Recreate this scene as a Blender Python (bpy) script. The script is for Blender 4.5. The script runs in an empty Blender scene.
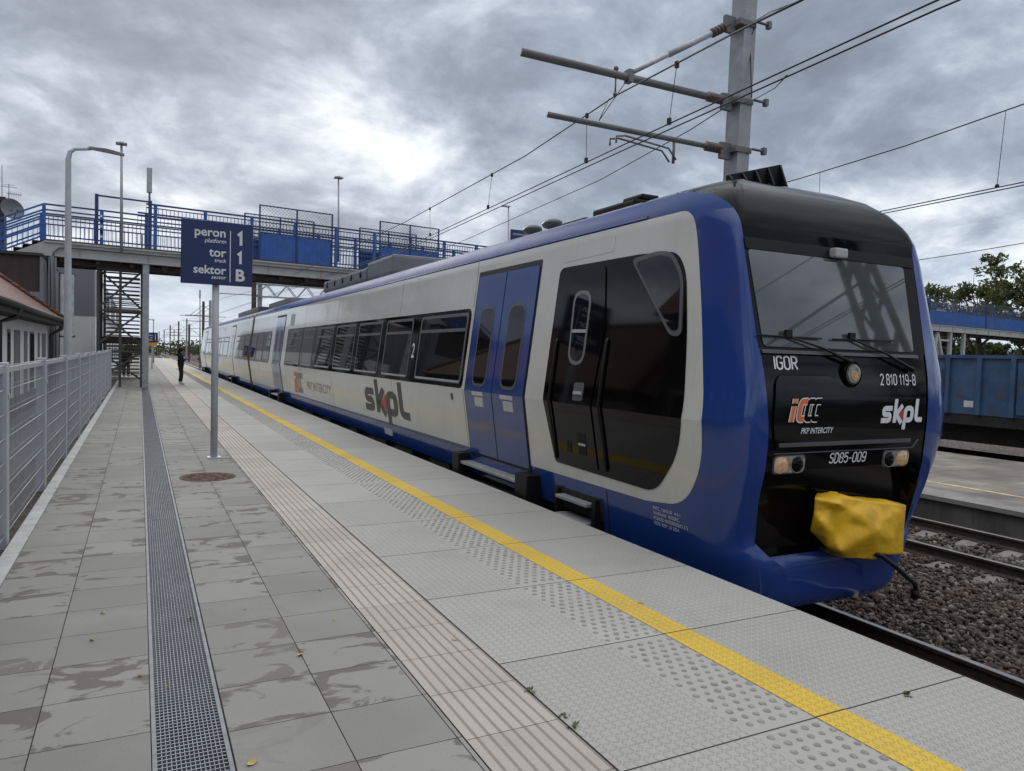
import bpy, bmesh, math, random
from mathutils import Vector, Matrix, noise as mnoise
import numpy as np
random.seed(7); RNG = np.random.default_rng(11)
S = bpy.context.scene
COL = S.collection
R = math.radians
# ------------------------------------------------------------------ camera
F_PX, CXP, CYP, HCAM = 735.0, 512.0, 385.5, 1.7
_v1 = Vector((-(CXP-140), CYP-346, -F_PX)).normalized()
_v2 = Vector((1930-CXP, CYP-395.2, -F_PX)); _v2 = (_v2 - _v1*_v2.dot(_v1)).normalized()
_u = _v2.cross(_v1)
ROT = Matrix((_v2, _v1, _u))                      # camera axes -> world axes
CAMP = Vector((0, 0, HCAM))
cam = bpy.data.cameras.new('camera'); cam_o = bpy.data.objects.new('camera', cam); COL.objects.link(cam_o)
cam.sensor_width = 36; cam.lens = F_PX/1024*36; cam.clip_end = 6000; cam.clip_start = .05
cam_o.matrix_world = Matrix.Translation(CAMP) @ ROT.to_4x4()
S.camera = cam_o
def at(u, v, x=None, y=None, z=None):
    """world point on the sight line of photo pixel (u, v) at a known x, y or z"""
    d = ROT @ Vector((u-CXP, CYP-v, -F_PX))
    t = (z-HCAM)/d.z if z is not None else (x/d.x if x is not None else y/d.y)
    return CAMP + d*t
# ------------------------------------------------------------------ sky, sun, exposure
SUN_AZ_PX = at(215, 75, y=100)
sund = (SUN_AZ_PX - CAMP).normalized()
SUN_EL = math.asin(sund.z) + R(3); SUN_AZ = math.atan2(sund.x, sund.y)
sunv = Vector((math.sin(SUN_AZ)*math.cos(SUN_EL), math.cos(SUN_AZ)*math.cos(SUN_EL), math.sin(SUN_EL)))
sl = bpy.data.lights.new('sun', 'SUN'); sl.energy = 0.6; sl.angle = R(24); sl.color = (1, .96, .9); sl.specular_factor = .25
so = bpy.data.objects.new('sun', sl); COL.objects.link(so)
so.rotation_euler = sunv.to_track_quat('Z', 'Y').to_euler()
S.view_settings.view_transform = 'Standard'; S.view_settings.look = 'None'
S.view_settings.exposure = 0.40; S.view_settings.gamma = 1.0
S.view_settings.use_curve_mapping = False
W = bpy.data.worlds.new('World'); S.world = W; W.use_nodes = True

class NG:
    """small helper for building node graphs"""
    def __init__(s, tree): s.t = tree
    def n(s, typ, ins=None, **props):
        nd = s.t.nodes.new(typ)
        for k, v in props.items(): setattr(nd, k, v)
        if ins:
            for k, v in ins.items(): s.put(nd.inputs[k], v)
        return nd
    def put(s, sock, v):
        if isinstance(v, bpy.types.NodeSocket): s.t.links.new(v, sock)
        elif isinstance(v, (tuple, list)) and len(v) == 3 and sock.type == 'RGBA': sock.default_value = (*v, 1)
        else: sock.default_value = v
    def m(s, op, a, b=None, c=None, clamp=False):
        nd = s.t.nodes.new('ShaderNodeMath'); nd.operation = op; nd.use_clamp = clamp
        for i, v in enumerate((a, b, c)):
            if v is not None: s.put(nd.inputs[i], v)
        return nd.outputs[0]
    def mix(s, f, a, b, blend='MIX'):
        nd = s.t.nodes.new('ShaderNodeMix'); nd.data_type = 'RGBA'; nd.blend_type = blend
        s.put(nd.inputs[0], f); s.put(nd.inputs[6], a); s.put(nd.inputs[7], b)
        return nd.outputs[2]
    def sm(s, v, lo, hi, a=0.0, b=1.0):
        nd = s.t.nodes.new('ShaderNodeMapRange'); nd.interpolation_type = 'SMOOTHSTEP'
        for i, q in enumerate((v, lo, hi, a, b)): s.put(nd.inputs[i], q)
        return nd.outputs[0]
    def noise(s, vec, scale, detail=4, rough=.55, dist=0.0):
        nd = s.n('ShaderNodeTexNoise', {'Scale': scale, 'Detail': detail, 'Roughness': rough, 'Distortion': dist})
        s.put(nd.inputs['Vector'], vec); return nd.outputs['Fac']
    def ramp(s, f, stops):
        nd = s.t.nodes.new('ShaderNodeValToRGB'); el = nd.color_ramp.elements
        while len(el) < len(stops): el.new(0.5)
        for e, (p, c) in zip(el, stops): e.position = p; e.color = (*c, 1)
        s.put(nd.inputs[0], f); return nd.outputs[0]

def build_world():
    g = NG(W.node_tree); W.node_tree.nodes.clear()
    tc = g.n('ShaderNodeTexCoord'); d = tc.outputs['Generated']
    sep = g.n('ShaderNodeSeparateXYZ', {0: d})
    x, y, z = sep.outputs
    zz = g.m('ADD', g.m('MAXIMUM', z, 0.0), .34)
    comb = g.n('ShaderNodeCombineXYZ', {0: g.m('DIVIDE', x, zz), 1: g.m('DIVIDE', y, zz), 2: 0.37})
    p = g.n('ShaderNodeVectorMath', {0: comb.outputs[0], 1: (SKY_OX, SKY_OY, 0)}, operation='ADD').outputs[0]
    big = g.noise(p, 1.15, 3, .5, .3)
    mid = g.noise(p, 2.7, 9, .585, .35)
    fine = g.noise(p, 10.0, 8, .6, .25)
    f = g.m('ADD', g.m('ADD', g.m('MULTIPLY', big, .40), g.m('MULTIPLY', mid, .45)), g.m('ADD', g.m('MULTIPLY', fine, .15), .010))
    dotn = g.n('ShaderNodeVectorMath', {0: d, 1: tuple(sunv)}, operation='DOT_PRODUCT')
    gl = g.m('MAXIMUM', dotn.outputs['Value'], 0.0)
    gw = g.m('POWER', gl, 11.0)                              # brighter veil of cloud round the hidden sun
    f2 = g.m('ADD', f, g.m('MULTIPLY', g.m('MULTIPLY', gw, g.sm(z, .04, .22)), .034))
    col = g.ramp(f2, [(.39, (.165, .192, .238)), (.455, (.215, .250, .308)), (.505, (.30, .342, .41)),
                      (.55, (.43, .48, .55)), (.597, (.62, .66, .70)), (.655, (.84, .85, .85))])
    low = g.sm(z, .0, .17, 1.0, 0.0)
    col = g.mix(g.m('MULTIPLY', low, .66), col, (.42, .52, .645))
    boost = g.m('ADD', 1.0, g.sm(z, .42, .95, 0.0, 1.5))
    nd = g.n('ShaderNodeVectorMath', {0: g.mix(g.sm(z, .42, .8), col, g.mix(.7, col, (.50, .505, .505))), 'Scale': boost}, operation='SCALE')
    sky = g.n('ShaderNodeTexSky', sky_type='NISHITA', sun_disc=False, sun_elevation=SUN_EL, sun_rotation=SUN_AZ)
    b1 = g.n('ShaderNodeBackground', {'Color': sky.outputs[0], 'Strength': .09})
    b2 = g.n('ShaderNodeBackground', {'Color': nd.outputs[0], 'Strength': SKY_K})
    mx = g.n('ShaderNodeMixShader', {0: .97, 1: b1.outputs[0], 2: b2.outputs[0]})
    out = g.n('ShaderNodeOutputWorld', {0: mx.outputs[0]})
SKY_K = 1.08; SKY_OX, SKY_OY = 5.42, -1.0
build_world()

# ------------------------------------------------------------------ materials
MATS = {}
def new_mat(name):
    m = bpy.data.materials.new(name); m.use_nodes = True; m.node_tree.nodes.clear()
    g = NG(m.node_tree); MATS[name] = m
    return m, g
def finish(g, **ins):
    bs = g.n('ShaderNodeBsdfPrincipled', ins); g.n('ShaderNodeOutputMaterial', {0: bs.outputs[0]}); return bs
def pm(name, base, rough=.6, metal=0.0, var=.12, scale=3.0, bump=0.0, bscale=60.0, dirt=None, damt=.5, dscale=1.5,
       coat=0.0, spec=.5, emit=None, estr=0.0, rvar=.08, ior=1.5, stretch=None, streak=None):
    m, g = new_mat(name)
    pos = g.n('ShaderNodeNewGeometry').outputs['Position']
    if stretch: pos = g.n('ShaderNodeVectorMath', {0: pos, 1: stretch}, operation='MULTIPLY').outputs[0]
    n1 = g.noise(pos, scale, 5)
    lo = tuple(c*(1-var) for c in base); hi = tuple(min(1, c*(1+var)) for c in base)
    col = g.mix(g.sm(n1, .3, .7), lo, hi)
    if dirt:
        n2 = g.noise(pos, dscale, 7, .65)
        col = g.mix(g.m('MULTIPLY', g.sm(n2, .5, .72), damt), col, dirt)
    if streak:
        sp = g.n('ShaderNodeVectorMath', {0: pos, 1: (5.0, 5.0, .32)}, operation='MULTIPLY').outputs[0]
        n3 = g.noise(sp, 1.6, 6, .6)
        col = g.mix(g.m('MULTIPLY', g.sm(n3, .52, .72), streak[1]), col, streak[0])
    ins = {'Base Color': col, 'Roughness': g.m('ADD', rough-rvar/2, g.m('MULTIPLY', g.noise(pos, scale*2.3, 4), rvar)),
           'Metallic': metal, 'Coat Weight': coat, 'Coat Roughness': .04, 'Specular IOR Level': spec, 'IOR': ior}
    if bump:
        b = g.n('ShaderNodeBump', {'Strength': bump, 'Distance': .01, 'Height': g.noise(pos, bscale, 4)})
        ins['Normal'] = b.outputs[0]
    if emit: ins['Emission Color'] = (*emit, 1); ins['Emission Strength'] = estr
    finish(g, **ins); return m
M = MATS
pm('blue_paint', (.015, .050, .235), .13, var=.06, scale=1.2, coat=.3, bump=.012, bscale=2.0, dirt=(.022, .05, .15), damt=.35, streak=((.04, .06, .15), .3))
pm('blue_roof', (.030, .062, .21), .50, var=.08, scale=1.2, spec=.10, dirt=(.10, .115, .19), damt=.5)
pm('cream_paint', (.62, .625, .585), .20, var=.03, scale=1.5, coat=.35, bump=.010, bscale=1.6, dirt=(.53, .525, .48), damt=.4, dscale=.9, streak=((.47, .455, .41), .28))
pm('silver_roof', (.25, .27, .31), .72, var=.1, scale=1.0, dirt=(.18, .18, .19), damt=.5, spec=.04)
pm('gloss_black', (.003, .0027, .0027), .06, var=.1, spec=.22, bump=.008, bscale=2.2, rvar=.03)
pm('front_black', (.004, .004, .0044), .08, var=.1, spec=.26, bump=.010, bscale=2.2, rvar=.03)
pm('cap_black', (.003, .003, .0033), .04, var=.1, spec=.10, bump=.03, bscale=2.2, rvar=.02)
pm('matt_black', (.006, .006, .0065), .55, spec=.25)
pm('rubber', (.009, .009, .010), .5, spec=.3)
pm('dark_glass', (.006, .007, .008), .03, rvar=.0, ior=1.5, bump=.004, bscale=1.3)
pm('windscreen_glass', (.066, .073, .076), .03, rvar=.0, ior=1.95, var=.15, scale=1.2)
pm('frame_grey', (.09, .095, .10), .4)
pm('frame_light', (.40, .41, .42), .4)
pm('undergear', (.022, .019, .017), .8, var=.3, scale=8, bump=.3, bscale=30)
pm('step_metal', (.33, .34, .35), .5, bump=.6, bscale=180, dirt=(.15, .14, .13))
pm('roof_gear', (.16, .17, .19), .55, dirt=(.08, .08, .08))
pm('white_letter', (.72, .73, .75), .5, var=.03)
pm('dark_letter', (.05, .047, .045), .4)
pm('red_letter', (.55, .04, .035), .4)
pm('orange_letter', (.72, .17, .05), .4)
pm('grey_letter', (.25, .26, .28), .4)
pm('lamp_glass', (.5, .45, .36), .12, coat=.6, spec=.6)
pm('lamp_glass_dim', (.34, .31, .27), .08, coat=.8, var=.4, scale=22)
pm('lamp_lit', (.30, .215, .14), .10, coat=.7, var=.5, scale=34, emit=(1.0, .62, .34), estr=.09)
pm('yellow_tarp', (.74, .425, .010), .5, var=.14, scale=5, bump=.45, bscale=16, dirt=(.50, .28, .015), damt=.5, dscale=4)
pm('sign_blue', (.014, .028, .115), .4, var=.05)
pm('galv', (.40, .41, .43), .45, metal=.25, var=.1, scale=9, dirt=(.25, .25, .26), dscale=3)
pm('galv_pale', (.46, .475, .51), .5, var=.08, scale=4)
pm('fence_grey', (.46, .475, .50), .5, var=.06, scale=4, dirt=(.33, .34, .35), damt=.4, dscale=5)
pm('mast_steel', (.33, .34, .36), .55, metal=.15, var=.16, scale=6, dirt=(.22, .2, .19), dscale=3, damt=.6)
pm('rust_steel', (.085, .05, .038), .8, var=.35, scale=9)
pm('tube_grey', (.15, .15, .155), .5, dirt=(.11, .08, .06), dscale=6)
pm('insulator', (.13, .085, .07), .4)
pm('frame_mid', (.17, .175, .185), .35)
pm('wire_dark', (.02, .02, .021), .6)
pm('rail_head', (.30, .29, .28), .30, metal=.7)
pm('rail_rust', (.040, .027, .021), .75, var=.3, scale=14, bump=.3, bscale=90)
pm('sleeper', (.19, .175, .158), .85, var=.2, scale=5, bump=.3, bscale=70, dirt=(.13, .10, .08), damt=.7, dscale=2.5)
pm('bridge_blue', (.022, .095, .34), .45, var=.15, scale=3, dirt=(.05, .10, .22), damt=.6, dscale=1.7)
pm('bridge_navy', (.020, .040, .14), .5, var=.15, scale=3, dirt=(.07, .05, .05), damt=.3, dscale=5)
pm('girder_pale', (.40, .40, .39), .65, var=.1, scale=1.2, dirt=(.20, .14, .10), damt=.55, dscale=1.2, bump=.1, bscale=20)
pm('deck_dark', (.07, .052, .042), .8, var=.3, scale=3)
pm('tower_steel', (.075, .072, .070), .7, var=.2, scale=4, dirt=(.12, .08, .05), dscale=3)
pm('render_white', (.72, .72, .70), .85, var=.05, scale=1.2, dirt=(.48, .47, .44), damt=.4, dscale=.8, bump=.1, bscale=40)
pm('render_grey', (.20, .20, .225), .85, var=.05, scale=.6, bump=.1, bscale=40)
pm('render_mauve', (.30, .285, .31), .85, var=.05, scale=.6, bump=.1, bscale=40)
pm('dark_wood', (.045, .033, .030), .8, var=.25, scale=3, stretch=(1, 1, .2))
pm('slot_grey', (.16, .16, .165), .7)
pm('drain_pipe', (.035, .03, .03), .5)
pm('concrete_edge', (.22, .212, .195), .85, var=.12, scale=3, bump=.2, bscale=60, dirt=(.11, .10, .09), damt=.7, dscale=1.2)
pm('concrete_dark', (.11, .10, .092), .9, var=.3, scale=2.5, bump=.3, bscale=40, dirt=(.035, .032, .028), damt=.8, dscale=1.6, stretch=(1, 1, .35))
pm('kerb_pale', (.50, .495, .475), .85, var=.1, scale=4, bump=.2, bscale=80, dirt=(.3, .29, .27), damt=.5, dscale=3)
pm('dirt', (.075, .062, .050), .95, var=.4, scale=12, bump=.6, bscale=50)
pm('asphalt', (.115, .115, .112), .9, var=.15, scale=2, bump=.3, bscale=120, dirt=(.07, .07, .07), dscale=.8)
pm('ground', (.10, .095, .07), .95, var=.35, scale=.4, dirt=(.06, .085, .035), damt=.8, dscale=.12)
pm('bark', (.06, .045, .035), .9, var=.3, scale=8, bump=.5, bscale=30)
pm('hair', (.012, .010, .009), .6)
pm('skin', (.42, .26, .19), .55)
pm('hoodie', (.016, .017, .02), .85)
pm('trousers', (.022, .016, .018), .85)
pm('shoe', (.72, .72, .72), .6)
pm('phone', (.01, .01, .012), .2)
pm('dish', (.11, .115, .125), .5)
pm('brick_dark', (.05, .042, .042), .85, var=.3, scale=6)
pm('leaf_litter', (.45, .33, .09), .7, var=.35, scale=30)
pm('weed_leaf', (.07, .10, .02), .7, var=.3, scale=20)
pm('orange_board', (.62, .28, .03), .5)
pm('paper', (.55, .56, .58), .6)
pm('banner', (.50, .51, .52), .6, var=.25, scale=3, dirt=(.16, .17, .18), damt=.8, dscale=2.2)

def tile_grid(g, p, x0, y0, sx, sy, gap):
    """joint mask (1 in the joint) and per-tile random value"""
    sep = g.n('ShaderNodeSeparateXYZ', {0: p})
    u = g.m('DIVIDE', g.m('SUBTRACT', sep.outputs[0], x0), sx); v = g.m('DIVIDE', g.m('SUBTRACT', sep.outputs[1], y0), sy)
    fu = g.m('FRACT', u); fv = g.m('FRACT', v)
    du = g.m('MULTIPLY', g.m('MINIMUM', fu, g.m('SUBTRACT', 1.0, fu)), sx)
    dv = g.m('MULTIPLY', g.m('MINIMUM', fv, g.m('SUBTRACT', 1.0, fv)), sy)
    dmin = g.m('MINIMUM', du, dv)
    joint = g.sm(dmin, gap*.4, gap, 1.0, 0.0)
    cell = g.n('ShaderNodeCombineXYZ', {0: g.m('FLOOR', u), 1: g.m('FLOOR', v)}).outputs[0]
    wn = g.n('ShaderNodeTexWhiteNoise', {0: cell}, noise_dimensions='3D')
    return joint, wn.outputs['Value'], dmin, sep, wn.outputs['Color']

def paving_mat(name, x0, y0):
    m, g = new_mat(name)
    p = g.n('ShaderNodeNewGeometry').outputs['Position']
    jt, rnd, dm, sep, rcol = tile_grid(g, p, x0, y0, .455, .4545, .0035)
    base = g.mix(rnd, (.250, .239, .217), (.325, .312, .285))
    base = g.mix(g.m('MULTIPLY', g.noise(p, 160, 3), .45), base, (.185, .182, .175))
    base = g.mix(g.sm(g.noise(p, .9, 6), .42, .72, 0, .5), base, (.34, .328, .304))
    # damp blotches that stop at the tile joints
    off = g.n('ShaderNodeVectorMath', {0: rcol, 'Scale': 7.0}, operation='SCALE').outputs[0]
    pv = g.n('ShaderNodeVectorMath', {0: p, 1: off}, operation='ADD').outputs[0]
    st = g.n('ShaderNodeVectorMath', {0: pv, 1: (1.0, 1.5, 1.0)}, operation='MULTIPLY').outputs[0]
    nz = g.noise(st, 2.6, 7, .58, .9)
    nz = g.m('ADD', nz, g.sm(dm, .0, .10, .045, -.012))       # damp lingers along the joints
    wet = g.m('MULTIPLY', g.sm(nz, .556, .606), g.sm(rnd, .15, .50))
    base = g.mix(g.m('MULTIPLY', wet, .80), base, (.120, .108, .091))
    # dry ring inside a blotch
    grit = g.sm(g.noise(p, 85, 2), .665, .715)
    base = g.mix(g.m('MULTIPLY', grit, .55), base, (.08, .075, .065))
    base = g.mix(jt, base, (.028, .026, .023))
    hgt = g.m('SUBTRACT', g.m('MULTIPLY', g.noise(p, 240, 3), .12), jt)
    b = g.n('ShaderNodeBump', {'Strength': .55, 'Distance': .004, 'Height': hgt})
    finish(g, **{'Base Color': base, 'Roughness': g.m('SUBTRACT', .85, g.m('MULTIPLY', wet, .05)), 'Normal': b.outputs[0], 'Specular IOR Level': .2})
paving_mat('paving_left', -.855, 3.54); paving_mat('paving_right', .36, 3.40)

def rib_mat():
    m, g = new_mat('guide_strip')
    p = g.n('ShaderNodeNewGeometry').outputs['Position']
    jt, rnd, dm, sep, rc = tile_grid(g, p, 1.295, 2.905, .475, .4545, .003)
    base = g.mix(rnd, (.40, .355, .315), (.47, .425, .38))
    base = g.mix(g.sm(g.noise(p, 2.2, 6), .5, .75, 0, .55), base, (.30, .265, .235))
    u = g.m('FRACT', g.m('DIVIDE', g.m('SUBTRACT', sep.outputs[0], 1.295), .475/8.0))
    gr = g.m('MULTIPLY', g.sm(u, .0, .14), g.sm(u, .86, 1.0, 1.0, 0.0))   # 0 in groove
    groove = g.sm(u, .70, .78)
    base = g.mix(g.m('MULTIPLY', groove, .62), base, (.15, .125, .105))
    base = g.mix(g.m('MULTIPLY', g.sm(g.noise(p, 70, 3), .66, .7), .5), base, (.10, .09, .07))
    base = g.mix(jt, base, (.05, .045, .04))
    h = g.m('SUBTRACT', g.m('MULTIPLY', g.noise(p, 200, 2), .08), g.m('ADD', groove, jt))
    b = g.n('ShaderNodeBump', {'Strength': .6, 'Distance': .005, 'Height': h})
    finish(g, **{'Base Color': base, 'Roughness': .8, 'Normal': b.outputs[0], 'Specular IOR Level': .35})
rib_mat()

def tread_height(g, sep, s=.052):
    """raised lozenge studs in two directions, the chequer-plate pattern cast into the edge slabs"""
    x = g.m('DIVIDE', sep.outputs[0], s); y = g.m('DIVIDE', sep.outputs[1], s)
    def lobes(ox, oy, rot):
        fx = g.m('SUBTRACT', g.m('FRACT', g.m('ADD', x, ox)), .5); fy = g.m('SUBTRACT', g.m('FRACT', g.m('ADD', y, oy)), .5)
        if rot: fx, fy = fy, fx
        e = g.m('ADD', g.m('POWER', g.m('DIVIDE', fx, .38), 2.0), g.m('POWER', g.m('DIVIDE', fy, .13), 2.0))
        return g.sm(e, .35, 1.1, 1.0, 0.0)
    return g.m('MAXIMUM', lobes(0, 0, False), lobes(.5, .5, True))
def slab_mat(name, c1, c2, dirt_shade_c, sy=1.152, y0=3.57):
    m, g = new_mat(name)
    p = g.n('ShaderNodeNewGeometry').outputs['Position']
    jt, rnd, dm, sep, rc = tile_grid(g, p, 1.775, y0, 9.0, sy, .006)
    base = g.mix(rnd, c1, c2)
    base = g.mix(g.sm(g.noise(p, 1.1, 7, .6), .45, .75, 0, .45), base, dirt_shade_c)
    base = g.mix(g.m('MULTIPLY', g.sm(g.noise(p, 60, 3), .66, .71), .55), base, tuple(c*.35 for c in dirt_shade_c))
    x = sep.outputs[0]
    plain = g.m('MULTIPLY', g.sm(x, 2.485, 2.50), g.sm(x, 2.905, 2.92, 1.0, 0.0))     # the stud band is smooth between its studs
    th = g.m('MULTIPLY', tread_height(g, sep), g.m('SUBTRACT', 1.0, plain))
    edge = g.m('MULTIPLY', g.m('MULTIPLY', th, g.m('SUBTRACT', 1.0, th)), 4.0)
    base = g.mix(g.m('MULTIPLY', edge, .5), base, tuple(c*.45 for c in dirt_shade_c))      # dark rim painted round each lozenge, standing in for the relief's shade
    base = g.mix(jt, base, (.035, .033, .03))
    h = g.m('ADD', g.m('SUBTRACT', th, g.m('MULTIPLY', jt, 2.0)), g.m('MULTIPLY', g.noise(p, 220, 2), .12))
    b = g.n('ShaderNodeBump', {'Strength': .8, 'Distance': .005, 'Height': h})
    finish(g, **{'Base Color': base, 'Roughness': .78, 'Normal': b.outputs[0], 'Specular IOR Level': .35})
slab_mat('edge_slab', (.365, .353, .325), (.43, .417, .385), (.29, .28, .258))
slab_mat('yellow_line', (.64, .43, .06), (.72, .49, .08), (.40, .29, .09))

pm('frame_steel', (.22, .23, .245), .6, metal=.1, var=.15, scale=12, spec=.25)
pm('faded_yellow', (.56, .44, .20), .8, var=.3, scale=6, dirt=(.22, .19, .14), damt=.9, dscale=2.5)
def ballast_mat(name, stones):
    m, g = new_mat(name)
    geo = g.n('ShaderNodeNewGeometry'); p = geo.outputs['Position']
    if stones: r = geo.outputs['Random Per Island']
    else:
        vo = g.n('ShaderNodeTexVoronoi', {'Vector': p, 'Scale': 19.0}); r = g.n('ShaderNodeSeparateColor', {0: vo.outputs['Color']}).outputs[0]
    col = g.ramp(r, [(0, (.030, .022, .018)), (.4, (.072, .052, .042)), (.8, (.135, .105, .088)), (1, (.27, .235, .21))])
    rust = g.sm(g.noise(p, .75, 5), .45, .65)
    col = g.mix(g.m('MULTIPLY', rust, .5), col, (.085, .046, .028))
    ins = {'Base Color': col, 'Roughness': .9}
    if not stones:
        b = g.n('ShaderNodeBump', {'Strength': 1.0, 'Distance': .035, 'Height': g.m('SUBTRACT', 1.0, vo.outputs['Distance'])}); ins['Normal'] = b.outputs[0]
    finish(g, **ins)
ballast_mat('ballast', False); ballast_mat('ballast_stone', True)

def roof_tile_mat():
    m, g = new_mat('roof_tiles')
    tcn = g.n('ShaderNodeTexCoord'); p = g.n('ShaderNodeNewGeometry').outputs['Position']
    sep = g.n('ShaderNodeSeparateXYZ', {0: p})
    u = g.m('DIVIDE', sep.outputs[1], .22); v = g.m('DIVIDE', sep.outputs[2], .14)
    row = g.m('FLOOR', v); u = g.m('ADD', u, g.m('MULTIPLY', row, .5))
    fu = g.m('FRACT', u); fv = g.m('FRACT', v)
    wn = g.n('ShaderNodeTexWhiteNoise', {0: g.n('ShaderNodeCombineXYZ', {0: g.m('FLOOR', u), 1: row}).outputs[0]})
    col = g.mix(wn.outputs['Value'], (.125, .048, .034), (.18, .08, .055))
    col = g.mix(g.sm(g.noise(p, 1.2, 6), .5, .7, 0, .6), col, (.07, .05, .043))
    jt = g.m('MAXIMUM', g.sm(fv, .0, .14, 1.0, 0.0), g.m('MULTIPLY', g.sm(g.m('ABSOLUTE', g.m('SUBTRACT', fu, .5)), .42, .5), .7))
    col = g.mix(g.m('MULTIPLY', jt, .75), col, (.025, .015, .013))
    h = g.m('SUBTRACT', g.m('SUBTRACT', 1.0, fv), g.m('MULTIPLY', jt, .8))
    b = g.n('ShaderNodeBump', {'Strength': .8, 'Distance': .03, 'Height': h})
    finish(g, **{'Base Color': col, 'Roughness': .75, 'Normal': b.outputs[0]})
roof_tile_mat()
def plat2_mat():
    m, g = new_mat('paving_far')
    p = g.n('ShaderNodeNewGeometry').outputs['Position']
    jt, rnd, dm, sep, rc = tile_grid(g, p, 12.5, 0, .5, .5, .012)
    col = g.mix(rnd, (.185, .162, .138), (.27, .24, .205))
    col = g.mix(g.sm(g.noise(p, .7, 7), .42, .68, 0, .75), col, (.11, .10, .088))
    col = g.mix(g.m('MULTIPLY', jt, .8), col, (.07, .065, .055))
    finish(g, **{'Base Color': col, 'Roughness': .85})
plat2_mat()
def leaf_mat(name, c1, c2):
    m, g = new_mat(name)
    geo = g.n('ShaderNodeNewGeometry')
    col = g.mix(geo.outputs['Random Per Island'], c1, c2)
    bs = g.n('ShaderNodeBsdfPrincipled', {'Base Color': col, 'Roughness': .6, 'Specular IOR Level': .3})
    tr = g.n('ShaderNodeBsdfTranslucent', {'Color': g.mix(.5, col, (.12, .16, .02))})
    mx = g.n('ShaderNodeMixShader', {0: .3, 1: bs.outputs[0], 2: tr.outputs[0]})
    g.n('ShaderNodeOutputMaterial', {0: mx.outputs[0]})
leaf_mat('leaf_olive', (.045, .06, .022), (.115, .125, .045)); leaf_mat('leaf_dark', (.022, .034, .016), (.065, .078, .03))
def wagon_mat():
    m, g = new_mat('wagon_blue')
    p = g.n('ShaderNodeNewGeometry').outputs['Position']
    col = g.mix(g.sm(g.noise(p, 1.6, 6, .65), .35, .65), (.030, .072, .155), (.055, .105, .200))
    col = g.mix(g.sm(g.noise(p, 3.0, 8, .7), .53, .68, 0, .85), col, (.075, .058, .05))
    finish(g, **{'Base Color': col, 'Roughness': .6})
wagon_mat()
def grate_floor():
    pm('drain_dark', (.010, .012, .016), .6)
    pm('grate_steel', (.19, .205, .23), .5, metal=.35, var=.12, scale=5)
grate_floor()

# ------------------------------------------------------------------ mesh + object helpers
class MB:
    def __init__(s, xf=None): s.v = []; s.f = []; s.mi = []; s.xf = xf; s.cur = 0; s.sm = []
    def add(s, verts, faces, smooth=False):
        o = len(s.v)
        for q in verts:
            q = Vector(q); s.v.append(tuple(s.xf(q)) if s.xf else tuple(q))
        for f in faces: s.f.append(tuple(i+o for i in f)); s.mi.append(s.cur); s.sm.append(smooth)
    def box(s, x0, x1, y0, y1, z0, z1):
        s.add([(x0,y0,z0),(x1,y0,z0),(x1,y1,z0),(x0,y1,z0),(x0,y0,z1),(x1,y0,z1),(x1,y1,z1),(x0,y1,z1)],
              [(3,2,1,0),(4,5,6,7),(0,1,5,4),(1,2,6,5),(2,3,7,6),(3,0,4,7)])
    def bar(s, a, b, w, h=None, up=(0,0,1)):
        """rectangular bar from a to b"""
        h = h or w; a = Vector(a); b = Vector(b); d = (b-a).normalized(); up = Vector(up)
        if abs(d.dot(up)) > .98: up = Vector((0,1,0)) if abs(d.y) < .9 else Vector((1,0,0))
        r = d.cross(up).normalized(); u = r.cross(d)
        vs = [p + r*sx*w/2 + u*sy*h/2 for p in (a, b) for sx, sy in ((-1,-1),(1,-1),(1,1),(-1,1))]
        s.add(vs, [(0,1,2,3),(7,6,5,4),(0,4,5,1),(1,5,6,2),(2,6,7,3),(3,7,4,0)])
    def tube(s, pts, r, n=8, cap=True):
        """round tube along points; r a number or one per point"""
        pts = [Vector(p) for p in pts]; rs = r if isinstance(r, (list, tuple)) else [r]*len(pts)
        vs = []; fs = []; prev = None
        for i, p in enumerate(pts):
            d = (pts[min(i+1, len(pts)-1)] - pts[max(i-1, 0)]).normalized()
            if prev is None:
                ref = Vector((0,0,1)) if abs(d.z) < .9 else Vector((1,0,0)); u = d.cross(ref).normalized()
            else: u = (prev - d*prev.dot(d)).normalized()
            prev = u; w = d.cross(u)
            for k in range(n):
                a = 2*math.pi*k/n; vs.append(p + (u*math.cos(a) + w*math.sin(a))*rs[i])
        for i in range(len(pts)-1):
            for k in range(n):
                k2 = (k+1) % n; fs.append((i*n+k, i*n+k2, (i+1)*n+k2, (i+1)*n+k))
        if cap: fs.append(tuple(range(n))[::-1]); fs.append(tuple((len(pts)-1)*n+k for k in range(n)))
        s.add(vs, fs, True)
    def prism(s, poly, axis, a, b):
        """polygon (2D) extruded along axis from a to b"""
        def mk(p, q): return {'x': (q, p[0], p[1]), 'y': (p[0], q, p[1]), 'z': (p[0], p[1], q)}[axis]
        n = len(poly); vs = [mk(p, a) for p in poly] + [mk(p, b) for p in poly]
        s.add(vs, [tuple(range(n))[::-1], tuple(range(n, 2*n))] + [(i, (i+1)%n, n+(i+1)%n, n+i) for i in range(n)])
    def ball(s, c, r, n=10, m=7, sc=(1,1,1)):
        vs = []; fs = []
        for j in range(m+1):
            t = math.pi*j/m
            for k in range(n):
                a = 2*math.pi*k/n; vs.append((c[0]+r*sc[0]*math.sin(t)*math.cos(a), c[1]+r*sc[1]*math.sin(t)*math.sin(a), c[2]+r*sc[2]*math.cos(t)))
        for j in range(m):
            for k in range(n): fs.append((j*n+k, j*n+(k+1)%n, (j+1)*n+(k+1)%n, (j+1)*n+k))
        s.add(vs, fs, True)

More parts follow.
